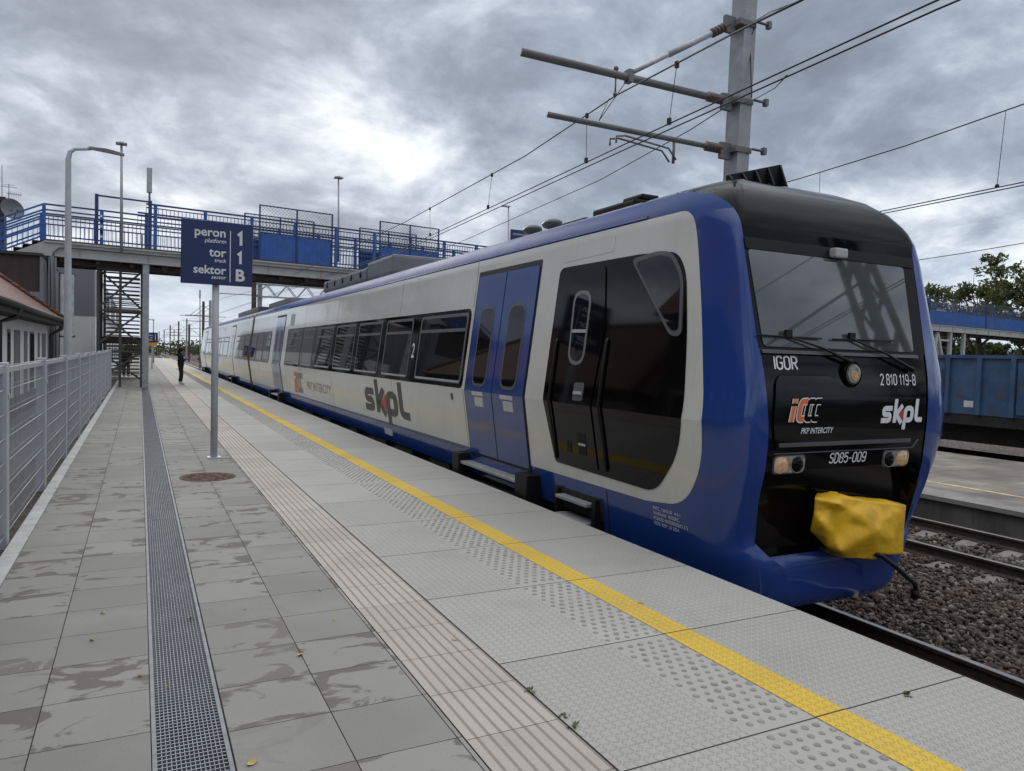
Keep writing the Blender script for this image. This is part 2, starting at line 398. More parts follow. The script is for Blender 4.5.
def link(name, me, parent=None):
    o = bpy.data.objects.new(name, me); COL.objects.link(o)
    if parent is not None:
        o.parent = parent
        o.matrix_parent_inverse = WM[parent.name].inverted()
    WM[o.name] = Matrix.Identity(4)
    return o
WM = {}
def obj(name, mb, mats, parent=None, recalc=True, bevel=0.0):
    mats = mats if isinstance(mats, (list, tuple)) else [mats]
    me = bpy.data.meshes.new(name); me.from_pydata(mb.v, [], mb.f)
    for m in mats: me.materials.append(MATS[m])
    me.polygons.foreach_set('material_index', mb.mi)
    me.polygons.foreach_set('use_smooth', mb.sm)
    if recalc and len(mb.f) < 20000:
        bm = bmesh.new(); bm.from_mesh(me); bmesh.ops.recalc_face_normals(bm, faces=bm.faces)
        if bevel:
            es = [e for e in bm.edges if len(e.link_faces) == 2 and e.calc_face_angle(0) > .6]
            bmesh.ops.bevel(bm, geom=es, offset=bevel, segments=2, profile=.6, affect='EDGES')
        bm.to_mesh(me); bm.free()
    me.update()
    return link(name, me, parent)
def tag(o, label, cat, group=None, kind=None):
    if label: o['label'] = label
    if cat: o['category'] = cat
    if group: o['group'] = group
    if kind: o['kind'] = kind
    return o
def thing(name, label, cat, loc=(0,0,0), group=None):
    o = bpy.data.objects.new(name, None); COL.objects.link(o); o.location = loc; o.empty_display_size = .2
    WM[o.name] = Matrix.Translation(Vector(loc))
    return tag(o, label, cat, group)
def struct(name, mb, mats, bevel=0.0):
    o = obj(name, mb, mats, bevel=bevel); o['kind'] = 'structure'; o['label'] = None or name.replace('_', ' '); del o['label']; return o
def dup(root, delta, label=None, group=None, rotz=0.0, scale=None):
    """copy of a thing with its parts and sub-parts"""
    r = root.copy(); COL.objects.link(r); r.location = Vector(root.location) + Vector(delta); r.rotation_euler.z += rotz
    if scale: r.scale = scale
    if label: r['label'] = label
    if group: r['group'] = group
    def rec(o, c):
        for ch in list(o.children):
            d = ch.copy(); COL.objects.link(d); d.parent = c; rec(ch, d)
    rec(root, r); return r
def text_mesh(body, size, bold=0.0, shear=0.0, squeeze=1.0, align='LEFT', res=3):
    """lettering as 2D triangles: list of (x, y), faces"""
    cu = bpy.data.curves.new('t', 'FONT'); cu.body = body; cu.size = size; cu.offset = bold; cu.shear = shear
    cu.resolution_u = res; cu.align_x = align
    o = bpy.data.objects.new('t', cu); COL.objects.link(o)
    bpy.context.view_layer.update()
    dg = bpy.context.evaluated_depsgraph_get()
    me = bpy.data.meshes.new_from_object(o.evaluated_get(dg))
    vs = [(v.co.x*squeeze, v.co.y) for v in me.vertices]; fs = [tuple(p.vertices) for p in me.polygons]
    bpy.data.objects.remove(o); bpy.data.curves.remove(cu); bpy.data.meshes.remove(me)
    return vs, fs
def stroke(pts, t, shear=0.0):
    """mitred band of width t along a polyline -> (verts, faces)"""
    P = [Vector(p) for p in pts]; L = []; Rr = []
    for i, p in enumerate(P):
        d0 = (P[i]-P[i-1]).normalized() if i else (P[1]-P[0]).normalized()
        d1 = (P[i+1]-P[i]).normalized() if i < len(P)-1 else d0
        n0 = Vector((-d0.y, d0.x)); n1 = Vector((-d1.y, d1.x)); mm = (n0+n1).normalized(); k = t/2/max(.35, mm.dot(n0))
        L.append(p+mm*k); Rr.append(p-mm*k)
    vs = [(q.x+q.y*shear, q.y) for q in L+Rr]; n = len(P)
    return vs, [(i, i+1, n+i+1, n+i) for i in range(n-1)]
def bend(pts, r, n=4):
    """open polyline with its corners rounded"""
    out = [tuple(pts[0])]
    for a, p, b in zip(pts, pts[1:], pts[2:]):
        a, p, b = Vector(a), Vector(p), Vector(b); k = min(r, (a-p).length*.49, (b-p).length*.49)
        A = p+(a-p).normalized()*k; B = p+(b-p).normalized()*k
        for j in range(n+1): t = j/n; q = A*(1-t)**2+p*2*t*(1-t)+B*t*t; out.append((q.x, q.y))
    return out+[tuple(pts[-1])]
def merge2(parts):
    vs = []; fs = []
    for v, f in parts:
        o = len(vs); vs += v; fs += [tuple(i+o for i in q) for q in f]
    return vs, fs
def rpoly(pts, r, n=5):
    out = []; N = len(pts); rs = r if isinstance(r, (list, tuple)) else [r]*N
    for i in range(N):
        p = Vector(pts[i]); a = Vector(pts[i-1]); b = Vector(pts[(i+1) % N]); rr = rs[i]
        if rr <= 0: out.append((p.x, p.y)); continue
        da = (a-p); db = (b-p); k = min(rr, da.length*.49, db.length*.49)
        A = p+da.normalized()*k; B = p+db.normalized()*k
        for j in range(n+1):
            t = j/n; q = A*(1-t)**2 + p*2*t*(1-t) + B*t*t; out.append((q.x, q.y))
    return out

def arcp(cx, cy, rx, ry, a0, a1, n=8):
    return [(cx+rx*math.cos(R(a0+(a1-a0)*i/n)), cy+ry*math.sin(R(a0+(a1-a0)*i/n))) for i in range(n+1)]
def ring(w, y0, y1, r):
    p = arcp(r, y1-r, r, r, 180, 90, 5)+arcp(w-r, y1-r, r, r, 90, 0, 5)+arcp(w-r, y0+r, r, r, 0, -90, 5)+arcp(r, y0+r, r, r, 270, 180, 5)
    return p+p[:2]
GW = .46
def glyph(c):
    w = GW; r = w/2
    if c == '1': return .30, [[(0, .76), (.20, .95), (.20, 0)]]
    if c in '0O': return w, [ring(w, 0, 1, r*.96)]
    if c == 'I': return .0, [[(0, 0), (0, 1)]]
    if c == 'G': return w, [arcp(r, 1-r, r, r, 12, 180, 8)+arcp(r, r, r, r, 180, 360, 8)+[(w, .50), (w*.55, .50)]]
    if c == 'R': return w, [[(0, 0), (0, 1), (w*.5, 1)]+arcp(w*.55, .75, w*.45, .25, 90, -90, 8)+[(0, .5)], [(w*.45, .5), (w, 0)]]
    if c == 'D': return w, [[(0, 0), (0, 1), (w*.45, 1)]+arcp(w*.45, 1-w*.55, w*.55, w*.55, 90, 0, 5)+arcp(w*.45, w*.55, w*.55, w*.55, 0, -90, 5)+[(-.0, 0)]]
    if c == '2': return w, [arcp(r, 1-r, r, r, 170, -20, 9)+[(0, .0), (w, 0)]]
    if c == '8': return w, [ring(w*.92, .52, 1, .2), ring(w, 0, .52, .22)]
    if c == '9': return w, [ring(w, .40, 1, r*.96), [(w, .72), (w, .42)]+arcp(r, r, r, r, 0, -150, 8)]
    if c == '5': return w, [[(w*.95, 1), (.03, 1), (.0, .54)]+arcp(r, .32, r, .32, 110, -150, 10)]
    if c == 'S': return w, [arcp(r, .76, r, .24, 20, 260, 9)+arcp(r, .26, r, .26, 80, -160, 9)]
    if c == '-': return .30, [[(0, .42), (.30, .42)]]
    return .10, []
def plate_text(body, h, t=.13, k=1.0, shear=0.0, gap=.20):
    x = 0; parts = []
    for c in body:
        w, st = glyph(c)
        for s_ in st: parts.append(stroke([(x+p[0], p[1]) for p in s_], t, 0))
        x += w+gap
    v, f = merge2(parts); return [((p[0]+p[1]*shear)*h*k, p[1]*h) for p in v], f

# ================================================================== THE SETTING
RAIL_Z = -.83
def sheet(name, x0, x1, y0, y1, z, mat):
    b = MB(); b.add([(x0,y0,z),(x1,y0,z),(x1,y1,z),(x0,y1,z)], [(0,1,2,3)]); return struct(name, b, mat)
sheet('ground', -900, 900, -400, 3000, -1.12, 'ground')
sheet('ballast_bed', 4.3, 60, -40, 400, -1.05, 'ballast')
sheet('left_yard', -40, -1.0, -20, 140, -.16, 'asphalt')
PY0, PY1 = -8.0, 120.0
def slabbox(name, x0, x1, z0, z1, mat, y0=PY0, y1=PY1):
    b = MB(); b.box(x0, x1, y0, y1, z0, z1); return struct(name, b, mat)
slabbox('platform_base', -1.0, 3.95, -1.1, -.06, 'concrete_dark')
def kerb():
    b = MB(); y = PY0
    while y < PY1: b.box(-.97, -.855, y+.004, y+.996, -.058, .012); y += 1.0
    struct('kerb', b, 'kerb_pale')
kerb()
slabbox('paving', -.852, .052, -.058, 0, 'paving_left')
slabbox('pavement', .358, 1.292, -.058, 0, 'paving_right')
slabbox('guiding_strip', 1.296, 1.770, -.058, .003, 'guide_strip')
# edge slabs with the stud band, yellow line between
def edge_slabs():
    sb = MB()
    b = MB(); b.box(1.775, 2.914, PY0, PY1, -.058, .002); b.box(3.122, 4.075, PY0, PY1, -.13, .002)
    k = 0
    y = -1.0
    while y < 64:
        ok = abs(((y-3.57) % 1.152) - .576) < .54
        if ok:
            for c in range(6):
                x = 2.530 + c*.072 + (.036 if k % 2 else 0)
                if x > 2.895: continue
                n = 10 if y < 12 else 6; vs = []; fs = []; wr = random.uniform(.82, 1.06)
                for (rr, zz) in ((.0200, .0019), (.0165, .0068), (.009, .0085)):
                    for q in range(n):
                        a = 2*math.pi*q/n; vs.append((x+rr*wr*math.cos(a), y+rr*wr*math.sin(a), .0019+(zz-.0019)*wr**2))
                for j in (0, 1):
                    for q in range(n): fs.append((j*n+q, j*n+(q+1)%n, (j+1)*n+(q+1)%n, (j+1)*n+q))
                fs.append(tuple(2*n+q for q in range(n)))
                sb.add(vs, fs, True)
        k += 1; y += .066
    struct('platform_edge', b, 'edge_slab')
    pm('stud', (.255, .248, .232), .75, var=.2, scale=30)
    struct('platform_studs', sb, 'stud')
    y = MB(); y.box(2.916, 3.120, PY0, PY1, -.058, .0045); struct('platform_line', y, 'yellow_line')
edge_slabs()
slabbox('platform_wall', 3.60, 3.85, -1.1, -.135, 'concrete_dark')
# drain channel with its steel grating
def drain():
    t = thing('drain_grating', 'long galvanised steel drain grating set flush in the grey platform paving', 'drain', (.205, 1.0, -.06))
    b = MB(); b.box(.056, .354, -4, 37.6, -.059, -.052); obj('channel', b, 'drain_dark', t)
    b = MB(); b.box(.056, .074, -4, 37.6, -.05, .003); b.box(.336, .354, -4, 37.6, -.05, .003); obj('edge_frame', b, 'frame_steel', t)
    b = MB()
    for i in range(1, 15): x = .074 + i*(.262/15); b.box(x-.0016, x+.0016, -4, 37.6, -.03, -.0015)
    y = -1.0
    while y < 37.6:
        b.box(.0745, .3355, y-.0028, y+.0028, -.026, .0); y += .0305
    obj('grate', b, 'grate_steel', t)
drain()
# manhole
def manhole():
    t = thing('manhole_cover', 'round rusty brown manhole cover in the paving near the sign post', 'manhole', (.81, 10.38, 0))
    n = 40; b = MB()
    ring = [(.81+.345*math.cos(2*math.pi*k/n), 10.38+.345*math.sin(2*math.pi*k/n)) for k in range(n)]
    b.prism(ring, 'z', -.02, .006)
    rng = random.Random(2)
    for i in range(260):
        r = .31*math.sqrt(rng.random()); a = rng.uniform(0, 6.28); x, y, s = .81+r*math.cos(a), 10.38+r*math.sin(a), rng.uniform(.006, .016); b.box(x-s, x+s, y-s*.9, y+s*.9, .0055, .0062+rng.random()*.005)
    pm('rust_cover', (.115, .058, .046), .9, var=.5, scale=24, bump=.8, bscale=90)
    obj('cover', b, 'rust_cover', t)
manhole()
# tracks
def rail(x, y0, y1, name, label):
    t = thing(name, label, 'rail', (x, 0, RAIL_Z-.17))
    h = RAIL_Z; b = MB()
    prof = [(x-.075,h-.17),(x+.075,h-.17),(x+.075,h-.158),(x+.012,h-.13),(x+.010,h-.045),(x+.036,h-.034),(x+.036,h-.004),(x-.036,h-.004),(x-.036,h-.034),(x-.010,h-.045),(x-.012,h-.13),(x-.075,h-.158)]
    b.prism(prof, 'y', y0, y1); obj('rail_web', b, 'rail_rust', t)
    b = MB(); b.prism([(x-.034,h-.0035),(x+.034,h-.0035),(x+.030,h),(x-.030,h)], 'y', y0, y1); obj('rail_head', b, 'rail_head', t)
for i, (xc, q) in enumerate(((5.62, 'beneath the blue train'), (10.92, 'of the empty middle track'), (22.35, 'under the blue freight wagon'))):
    rail(xc-.82, -30, 300, 'rail', 'rusty steel rail %s, the one nearer the camera' % q)
    rail(xc+.82, -30, 300, 'rail', 'rusty steel rail %s, the one farther from the camera' % q)
def sleepers(xc, where):
    y0, y1 = -3.0, 60.0
    src = None; y = y0
    while y < 36.0:
        if src is None:
            b = MB(); z = RAIL_Z-.17
            b.prism([(xc-1.38,z-.16),(xc+1.38,z-.16),(xc+1.36,z-.03),(xc+.95,z-.002),(xc+.66,z-.002),(xc+.45,z-.045),(xc-.45,z-.045),(xc-.66,z-.002),(xc-.95,z-.002),(xc-1.36,z-.03)], 'y', y-.13, y+.13)
            src = tag(obj('sleeper', b, 'sleeper', bevel=.012), 'pale concrete sleeper %s' % where, 'sleeper', 'sleepers ' + where)
        else:
            o = src.copy(); COL.objects.link(o); o.location.y = y-y0
        y += .66
sleepers(10.92, 'of the empty middle track')
def stones():
    # ballast stones one by one where the photo looks down on them, in one mesh: nobody could count them
    ico = bmesh.new(); bmesh.ops.create_icosphere(ico, subdivisions=1, radius=1)
    bv = np.array([v.co[:] for v in ico.verts]); bf = np.array([[v.index for v in f.verts] for f in ico.faces]); ico.free()
    n = 62000
    xs = RNG.uniform(4.95, 12.45, n); ys = 1.2 + RNG.power(.66, n)*15.0
    keep = np.ones(n, bool)
    for xr in (4.80, 6.44, 10.10, 11.74): keep &= np.abs(xs-xr) > .085
    onsl = (np.abs(((ys+3.0+.33) % .66)-.33) < .15) & (np.abs(xs-10.92) < 1.42); keep &= ~onsl | (RNG.random(n) < .05)
    xs = xs[keep]; ys = ys[keep]; n = len(xs)
    base = np.full(n, -1.03); near = (np.abs(xs-10.92) < 1.5); base += np.where(near, 0.0, .0)
    mound = .07*np.exp(-((xs-8.3)/1.3)**2); base += mound + RNG.uniform(-.02, .035, n)
    sc = (.011+.024*RNG.power(1.6, n))[:, None]*RNG.uniform(.5, 1.45, (n, 3))
    jit = RNG.uniform(.50, 1.38, (n, len(bv), 1))
    V = bv[None]*jit*sc[:, None, :]
    a = RNG.uniform(0, 6.28, n); ca, sa = np.cos(a)[:, None], np.sin(a)[:, None]
    V = np.stack([V[..., 0]*ca - V[..., 1]*sa, V[..., 0]*sa + V[..., 1]*ca, V[..., 2]], -1)
    V[..., 0] += xs[:, None]; V[..., 1] += ys[:, None]; V[..., 2] += base[:, None]
    Fc = (bf[None] + (np.arange(n)*len(bv))[:, None, None]).reshape(-1, 3)
    me = bpy.data.meshes.new('ballast_stones'); me.vertices.add(n*len(bv)); me.vertices.foreach_set('co', V.reshape(-1))
    me.loops.add(len(Fc)*3); me.loops.foreach_set('vertex_index', Fc.reshape(-1)); me.polygons.add(len(Fc))
    me.polygons.foreach_set('loop_start', np.arange(len(Fc))*3); me.update(calc_edges=True); me.validate()
    me.materials.append(MATS['ballast_stone'])
    o = link('ballast_stones', me); tag(o, 'brown and grey crushed stone ballast between the tracks', 'ballast', kind='stuff')
stones()
# ballast mound under the stones
def mound():
    b = MB(); N = 24; xs = [5.0+i*7.4/N for i in range(N+1)]
    for i in range(N):
        f = lambda x: -1.045+.07*math.exp(-((x-8.3)/1.3)**2)
        b.add([(xs[i],-40,f(xs[i])),(xs[i+1],-40,f(xs[i+1])),(xs[i+1],300,f(xs[i+1])),(xs[i],300,f(xs[i]))], [(0,1,2,3)], True)
    struct('trackbed', b, 'ballast')
mound()
# opposite platform
slabbox('far_platform_base', 12.58, 19.3, -1.1, -.63, 'concrete_dark', -40, 160)
slabbox('far_platform_coping', 12.50, 13.25, -.628, -.552, 'concrete_edge', -40, 160)
slabbox('far_platform_paving', 13.253, 19.35, -.628, -.555, 'paving_far', -40, 160)
slabbox('far_platform_line', 13.94, 14.05, -.553, -.5505, 'faded_yellow', -40, 160)

# ================================================================== THE TRAIN
CX_, YB, YEND, YMID = 5.62, 6.4, 62.8, 33.5
MY = YEND+4.4
def lerp_tab(tab, z):
    if z <= tab[0][0]: return tab[0][1:]
    for a, b in zip(tab, tab[1:]):
        if z <= b[0]:
            t = (z-a[0])/(b[0]-a[0]); return tuple(p+(q-p)*t for p, q in zip(a[1:], b[1:]))
    return tab[-1][1:]
Z0R, ZTR, HWR, NR = 2.90, 3.49, 1.214, 2.5
def Wz(z):
    if z < 1.2: return 1.42-(1.2-z)*.144
    if z <= Z0R: return 1.42-(z-1.2)*.1212
    t = min(1, (z-Z0R)/(ZTR-Z0R)); return HWR*max(0.0, 1-t**NR)**(1/NR)
# nose edge: z -> (half width of the flat front, its y)
NOSE = [(-.44,.52,4.56),(-.36,.58,4.49),(-.15,.66,4.46),(-.02,.74,4.46),(.06,.86,4.49),(.18,.98,4.545),(.38,1.0,4.51),(.55,1.02,4.48),(.80,1.012,4.43),(1.02,1.01,4.41),(1.2,1.02,4.405),(1.4,1.036,4.415),
        (1.6,1.052,4.440),(1.88,1.07,4.5005),(2.1,1.08,4.548),(2.3,1.09,4.5912),(2.5,1.095,4.6345),(2.71,1.10,4.68),(2.9,1.07,4.725),(3.05,1.01,4.79),(3.2,.91,4.90),(3.32,.78,5.04),(3.41,.60,5.23),(3.465,.38,5.50),(3.49,.03,6.0)]
def nose(z):
    hw, y = lerp_tab(NOSE, z); return min(hw, Wz(z)*.97), y
def bz(z):
    hw, y = nose(z)
    b = .55 if z < 2.9 else .55 + (z-2.9)*.5
    if z < 0: b = .55 - z*.5
    return min(b, YB-.05-y)
NC = 2.5
def corner(z, t):
    """corner of the nose in plan, t 0 at the front .. 1 on the side -> (half x, y)"""
    he, ye = nose(z); W_ = Wz(z); a = math.pi/2*max(0.0, min(1.0, t))*.9999999
    return he + (W_-he)*math.sin(a)**(2/NC), ye + bz(z)*(1-math.cos(a)**(2/NC))
def Sx(y, z):
    """half width of the body at (y, z)"""
    he, ye = nose(z); W_ = Wz(z); b = bz(z)
    if y >= ye+b: return W_
    v = min(1, max(0, 1-(y-ye)/b)); return he+(W_-he)*max(0, 1-v**NC)**(1/NC)
LEV = [-.44,-.40,-.34,-.28,-.2,-.1,-.02,.06,.12,.18,.28,.38,.55,.7,.8,.92,1.02,1.12,1.2,1.3,1.4,1.6,1.88,2.1,2.3,2.5,2.71,2.78,2.85,2.9,2.96,3.02,3.08,3.14,3.2,3.26,3.32,3.37,3.41,3.44,3.465,3.48,3.487,3.49]
def bound_t(z):
    """where black ends and blue begins along the corner"""
    if z <= 2.71: return 0.0
    s = (z-2.71)/(3.34-2.71); return min(1.0, .12*s+.88*s**2.2)
def body_rows():
    NA, NB1, NB2 = 5, 9, 12
    rowsA = []; rowsB = []; rowsC = []
    ysC = [YB] + [YB+ (YMID-YB)*i/10 for i in range(1, 11)]
    for z in LEV:
        he, ye = nose(z); tb = bound_t(z)
        A = [(he*i/NA, ye+.012*(1-(1-(i/NA))**2)*0) for i in range(NA+1)] + [corner(z, tb*i/NB1) for i in range(1, NB1+1)]
        B = [corner(z, tb+(1-tb)*i/NB2) for i in range(NB2+1)] + [(Wz(z), YB)]
        Cc = [(Wz(z), y) for y in ysC]
        rowsA.append(A); rowsB.append(B); rowsC.append(Cc)
    return rowsA, rowsB, rowsC
RA, RB, RC = body_rows()
TR = thing('passenger_train', 'blue and cream two-car diesel train with a black front standing at the platform', 'train', (CX_, 4.4, RAIL_Z))
ZBLUE = 3.3201
def wide(s, hx, z):
    """the body stands a little farther out on the track side"""
    if s < 0: return hx
    he = nose(z)[0]; W_ = max(Wz(z), he+.001)
    t = max(0.0, min(1.0, (hx-he)/(W_-he))); return hx + t*(.20*min(1.0, max(0.0, (3.49-z)/.5))**.5*max(0.0, min(1.0, (z-.2)/.9)) - .16*max(0.0, min(1.0, (.5-z)/.6)))
def skin(rows, sel, flip_y=None, sharp_belt=True):
    b = MB()
    for s in (-1, 1):
        for i in range(len(LEV)-1):
            for j in range(len(rows[0])-1):
                if not sel(i, j): continue
                q = [(i,j),(i,j+1),(i+1,j+1),(i+1,j)]
                vs = [(CX_+s*wide(s, rows[a][c][0], LEV[a]), rows[a][c][1] if flip_y is None else flip_y-rows[a][c][1], LEV[a]) for a, c in q]
                b.add(vs, [(0,1,2,3)], True)
    return b
def weld(o, belt=True):
    bm = bmesh.new(); bm.from_mesh(o.data); bmesh.ops.remove_doubles(bm, verts=bm.verts, dist=.0006)
    bmesh.ops.recalc_face_normals(bm, faces=bm.faces)
    for e in bm.edges:
        a, c = e.verts
        if belt and abs(a.co.z-1.2) < 1e-4 and abs(c.co.z-1.2) < 1e-4 and min(a.co.y, c.co.y) > 4.9: e.smooth = False
    bm.to_mesh(o.data); bm.free(); return o
zi = lambda i: (LEV[i]+LEV[i+1])/2
def shell(flip, names):
    body = weld(obj('body', skin(RB, lambda i, j: zi(i) <= 3.0, flip), 'blue_paint', TR, recalc=False))
    shoulder = skin(RB, lambda i, j: 3.0 < zi(i) < ZBLUE, flip); s2 = skin(RC, lambda i, j: 3.0 < zi(i) < ZBLUE, flip); shoulder.add(s2.v, s2.f, True)
    weld(obj('roof_shoulder', shoulder, 'blue_roof', TR, recalc=False))
    sides = MB()
    m2 = skin(RC, lambda i, j: zi(i) <= 3.0 and LEV[i] >= -.02, flip); sides.add(m2.v, m2.f, True)
    weld(obj('side_wall', sides, 'blue_paint', TR, recalc=False))
    r = skin(RC, lambda i, j: zi(i) >= ZBLUE, flip); weld(obj('roof', r, 'silver_roof', TR, recalc=False))
    cap = skin(RA, lambda i, j: zi(i) > 2.71, flip); c2 = skin(RB, lambda i, j: zi(i) >= ZBLUE, flip)
    cap.add(c2.v, c2.f, True); weld(obj('front_roof', cap, 'cap_black', TR, recalc=False))
    lip = skin(RA, lambda i, j: LEV[i+1] <= .0601, flip); weld(obj('front_skirt', lip, 'blue_paint', TR, recalc=False))
    return body
shell(None, 0)
shell(MY, 1)          # the second car is the first turned round
def front_y(z): return nose(z)[1]
# black front panel: upper face, dark recess behind the coupler
def front_panel():
    b = MB(); lv = [.80,.92,1.02,1.12,1.2,1.3,1.4,1.6,1.88,2.1,2.3,2.5,2.71]
    vs = []; 
    for z in lv:
        he, ye = nose(z)
        for k in range(-4, 5): vs.append((CX_+he*k/4, ye+.010, z))
    b.add(vs, [(i*9+k, i*9+k+1, (i+1)*9+k+1, (i+1)*9+k) for i in range(len(lv)-1) for k in range(8)], True)
    # reveal between blue cowl and the set-back black face
    for s in (-1, 1):
        for z, z2 in zip(lv, lv[1:]):
            a, c = nose(z), nose(z2); b.add([(CX_+s*a[0],a[1],z),(CX_+s*a[0],a[1]+.05,z),(CX_+s*c[0],c[1]+.05,z2),(CX_+s*c[0],c[1],z2)], [(0,1,2,3)])
    obj('front_panel', b, 'front_black', TR)
    r = MB(); lv = [.06,.12,.18,.28,.38,.55,.7,.80]; D = .21
    for s in (-1, 1):
        for z, z2 in zip(lv, lv[1:]):
            a, c = nose(z), nose(z2)
            r.add([(CX_+s*a[0],a[1],z),(CX_+s*a[0]*.96,4.4+D,z),(CX_+s*c[0]*.96,4.4+D,z2),(CX_+s*c[0],c[1],z2)], [(0,1,2,3)])
    r.add([(CX_-1.0,4.4+D-.004,.05),(CX_+1.0,4.4+D-.004,.05),(CX_+1.0,4.4+D-.004,.82),(CX_-1.0,4.4+D-.004,.82)], [(0,1,2,3)])
    a = nose(.8); r.add([(CX_-a[0],a[1]+.011,.80),(CX_+a[0],a[1]+.011,.80),(CX_+a[0],4.4+D,.801),(CX_-a[0],4.4+D,.801)], [(0,1,2,3)])
    a = nose(.06); r.add([(CX_-a[0],a[1],.06),(CX_+a[0],a[1],.06),(CX_+1.0,4.4+D,.0601),(CX_-1.0,4.4+D,.0601)], [(0,1,2,3)])
    obj('coupler_recess', r, 'front_black', TR)
front_panel()
def on_front(name, verts2, faces, mat, off=.004, parent=TR, cx=0.0, cz=0.0):
    """flat shape (x from the centre line, z) laid on the raked front"""
    b = MB(); b.add([(CX_+cx+p[0], front_y(cz+p[1])+.010-off, cz+p[1]) for p in verts2], faces); return obj(name, b, mat, parent)
def front_poly(name, poly, mat, off0, off1, parent=TR):
    """polygon slab standing off0..off1 proud of the front, split in height so it follows the rake"""
    bm = bmesh.new(); f = bm.faces.new([bm.verts.new((p[0], 0, p[1])) for p in poly])
    for z in (.92,1.02,1.12,1.2,1.3,1.4,1.6,1.88,2.1,2.3,2.5,2.71):
        bmesh.ops.bisect_plane(bm, geom=bm.verts[:]+bm.edges[:]+bm.faces[:], plane_co=(0,0,z), plane_no=(0,0,1))
    r = bmesh.ops.extrude_face_region(bm, geom=bm.faces[:])
    for v in r['geom']:
        if isinstance(v, bmesh.types.BMVert): v.co.y = -1
    for v in bm.verts:
        o = off1 if v.co.y < -.5 else off0
        v.co = Vector((CX_+v.co.x, front_y(v.co.z)+.010-o, v.co.z))
    bmesh.ops.recalc_face_normals(bm, faces=bm.faces)
    for f in bm.faces: f.smooth = True
    for e in bm.edges:
        if len(e.link_faces) == 2 and e.calc_face_angle(0) > .5: e.smooth = False
    me = bpy.data.meshes.new(name); bm.to_mesh(me); bm.free(); me.materials.append(MATS[mat]); return link(name, me, parent)
# windscreen
ws_out = rpoly([(-1.08,1.80),(1.06,1.80),(1.09,2.75),(-1.105,2.75)], .05)
fr = front_poly('windscreen', ws_out, 'matt_black', 0, .012)
front_poly('pane', rpoly([(-1.03,1.84),(.89,1.84),(.925,2.655),(-1.075,2.655)], .04), 'windscreen_glass', .012, .019, fr)
front_poly('windscreen_seal', rpoly([(-1.06,1.785),(.93,1.785),(.93,1.815),(-1.06,1.815)], .01), 'frame_grey', .013, .03, fr)
front_poly('sun_band', rpoly([(-1.095,2.66),(1.085,2.66),(1.09,2.76),(-1.105,2.76)], .02), 'matt_black', .012, .022, fr)
def camera_box():
    b = MB(); y = front_y(2.72); b.box(CX_-.09, CX_+.07, y-.09, y-.012, 2.665, 2.75); obj('front_camera', b, 'frame_light', TR, bevel=.015)
camera_box()
# moulded step lines of the black front: raised lower field
low = [(-.92,.98),(.80,.98),(.88,1.07),(.93,1.42),(.10,1.42),(.0,1.43),(-.32,1.62),(-.88,1.61),(-.93,1.55),(-.97,1.2)]
front_poly('front_flap', rpoly(low, .03), 'front_black', 0, .016)
front_poly('flap_ledge', rpoly([(-.90,1.005),(.78,1.005),(.78,1.04),(-.90,1.04)], .01), 'frame_grey', .016, .026)
front_poly('flap_seam', rpoly([(-.93,.945),(.84,.945),(.92,1.02),(.90,1.03),(.83,.955),(-.93,.955)], .0), 'frame_grey', 0, .010)
def disc(name, cx, z, r, d0, d1, mat, parent, n=28):
    b = MB(); y = front_y(z)+.010
    for k in range(n):
        pass
    ring = [(CX_+cx+r*math.cos(2*math.pi*k/n), z+r*math.sin(2*math.pi*k/n)) for k in range(n)]
    b.prism(ring, 'y', y-d0, y-d1); return obj(name, b, mat, parent, bevel=.006)
hl = disc('headlight', -.005, 1.625, .118, 0, .030, 'gloss_black', TR); disc('lens_ring', -.005, 1.625, .092, .030, .036, 'frame_grey', hl); disc('lens', -.005, 1.625, .080, .036, .046, 'lamp_glass_dim', hl); disc('bulb', -.005, 1.612, .042, .046, .0475, 'lamp_lit', hl)
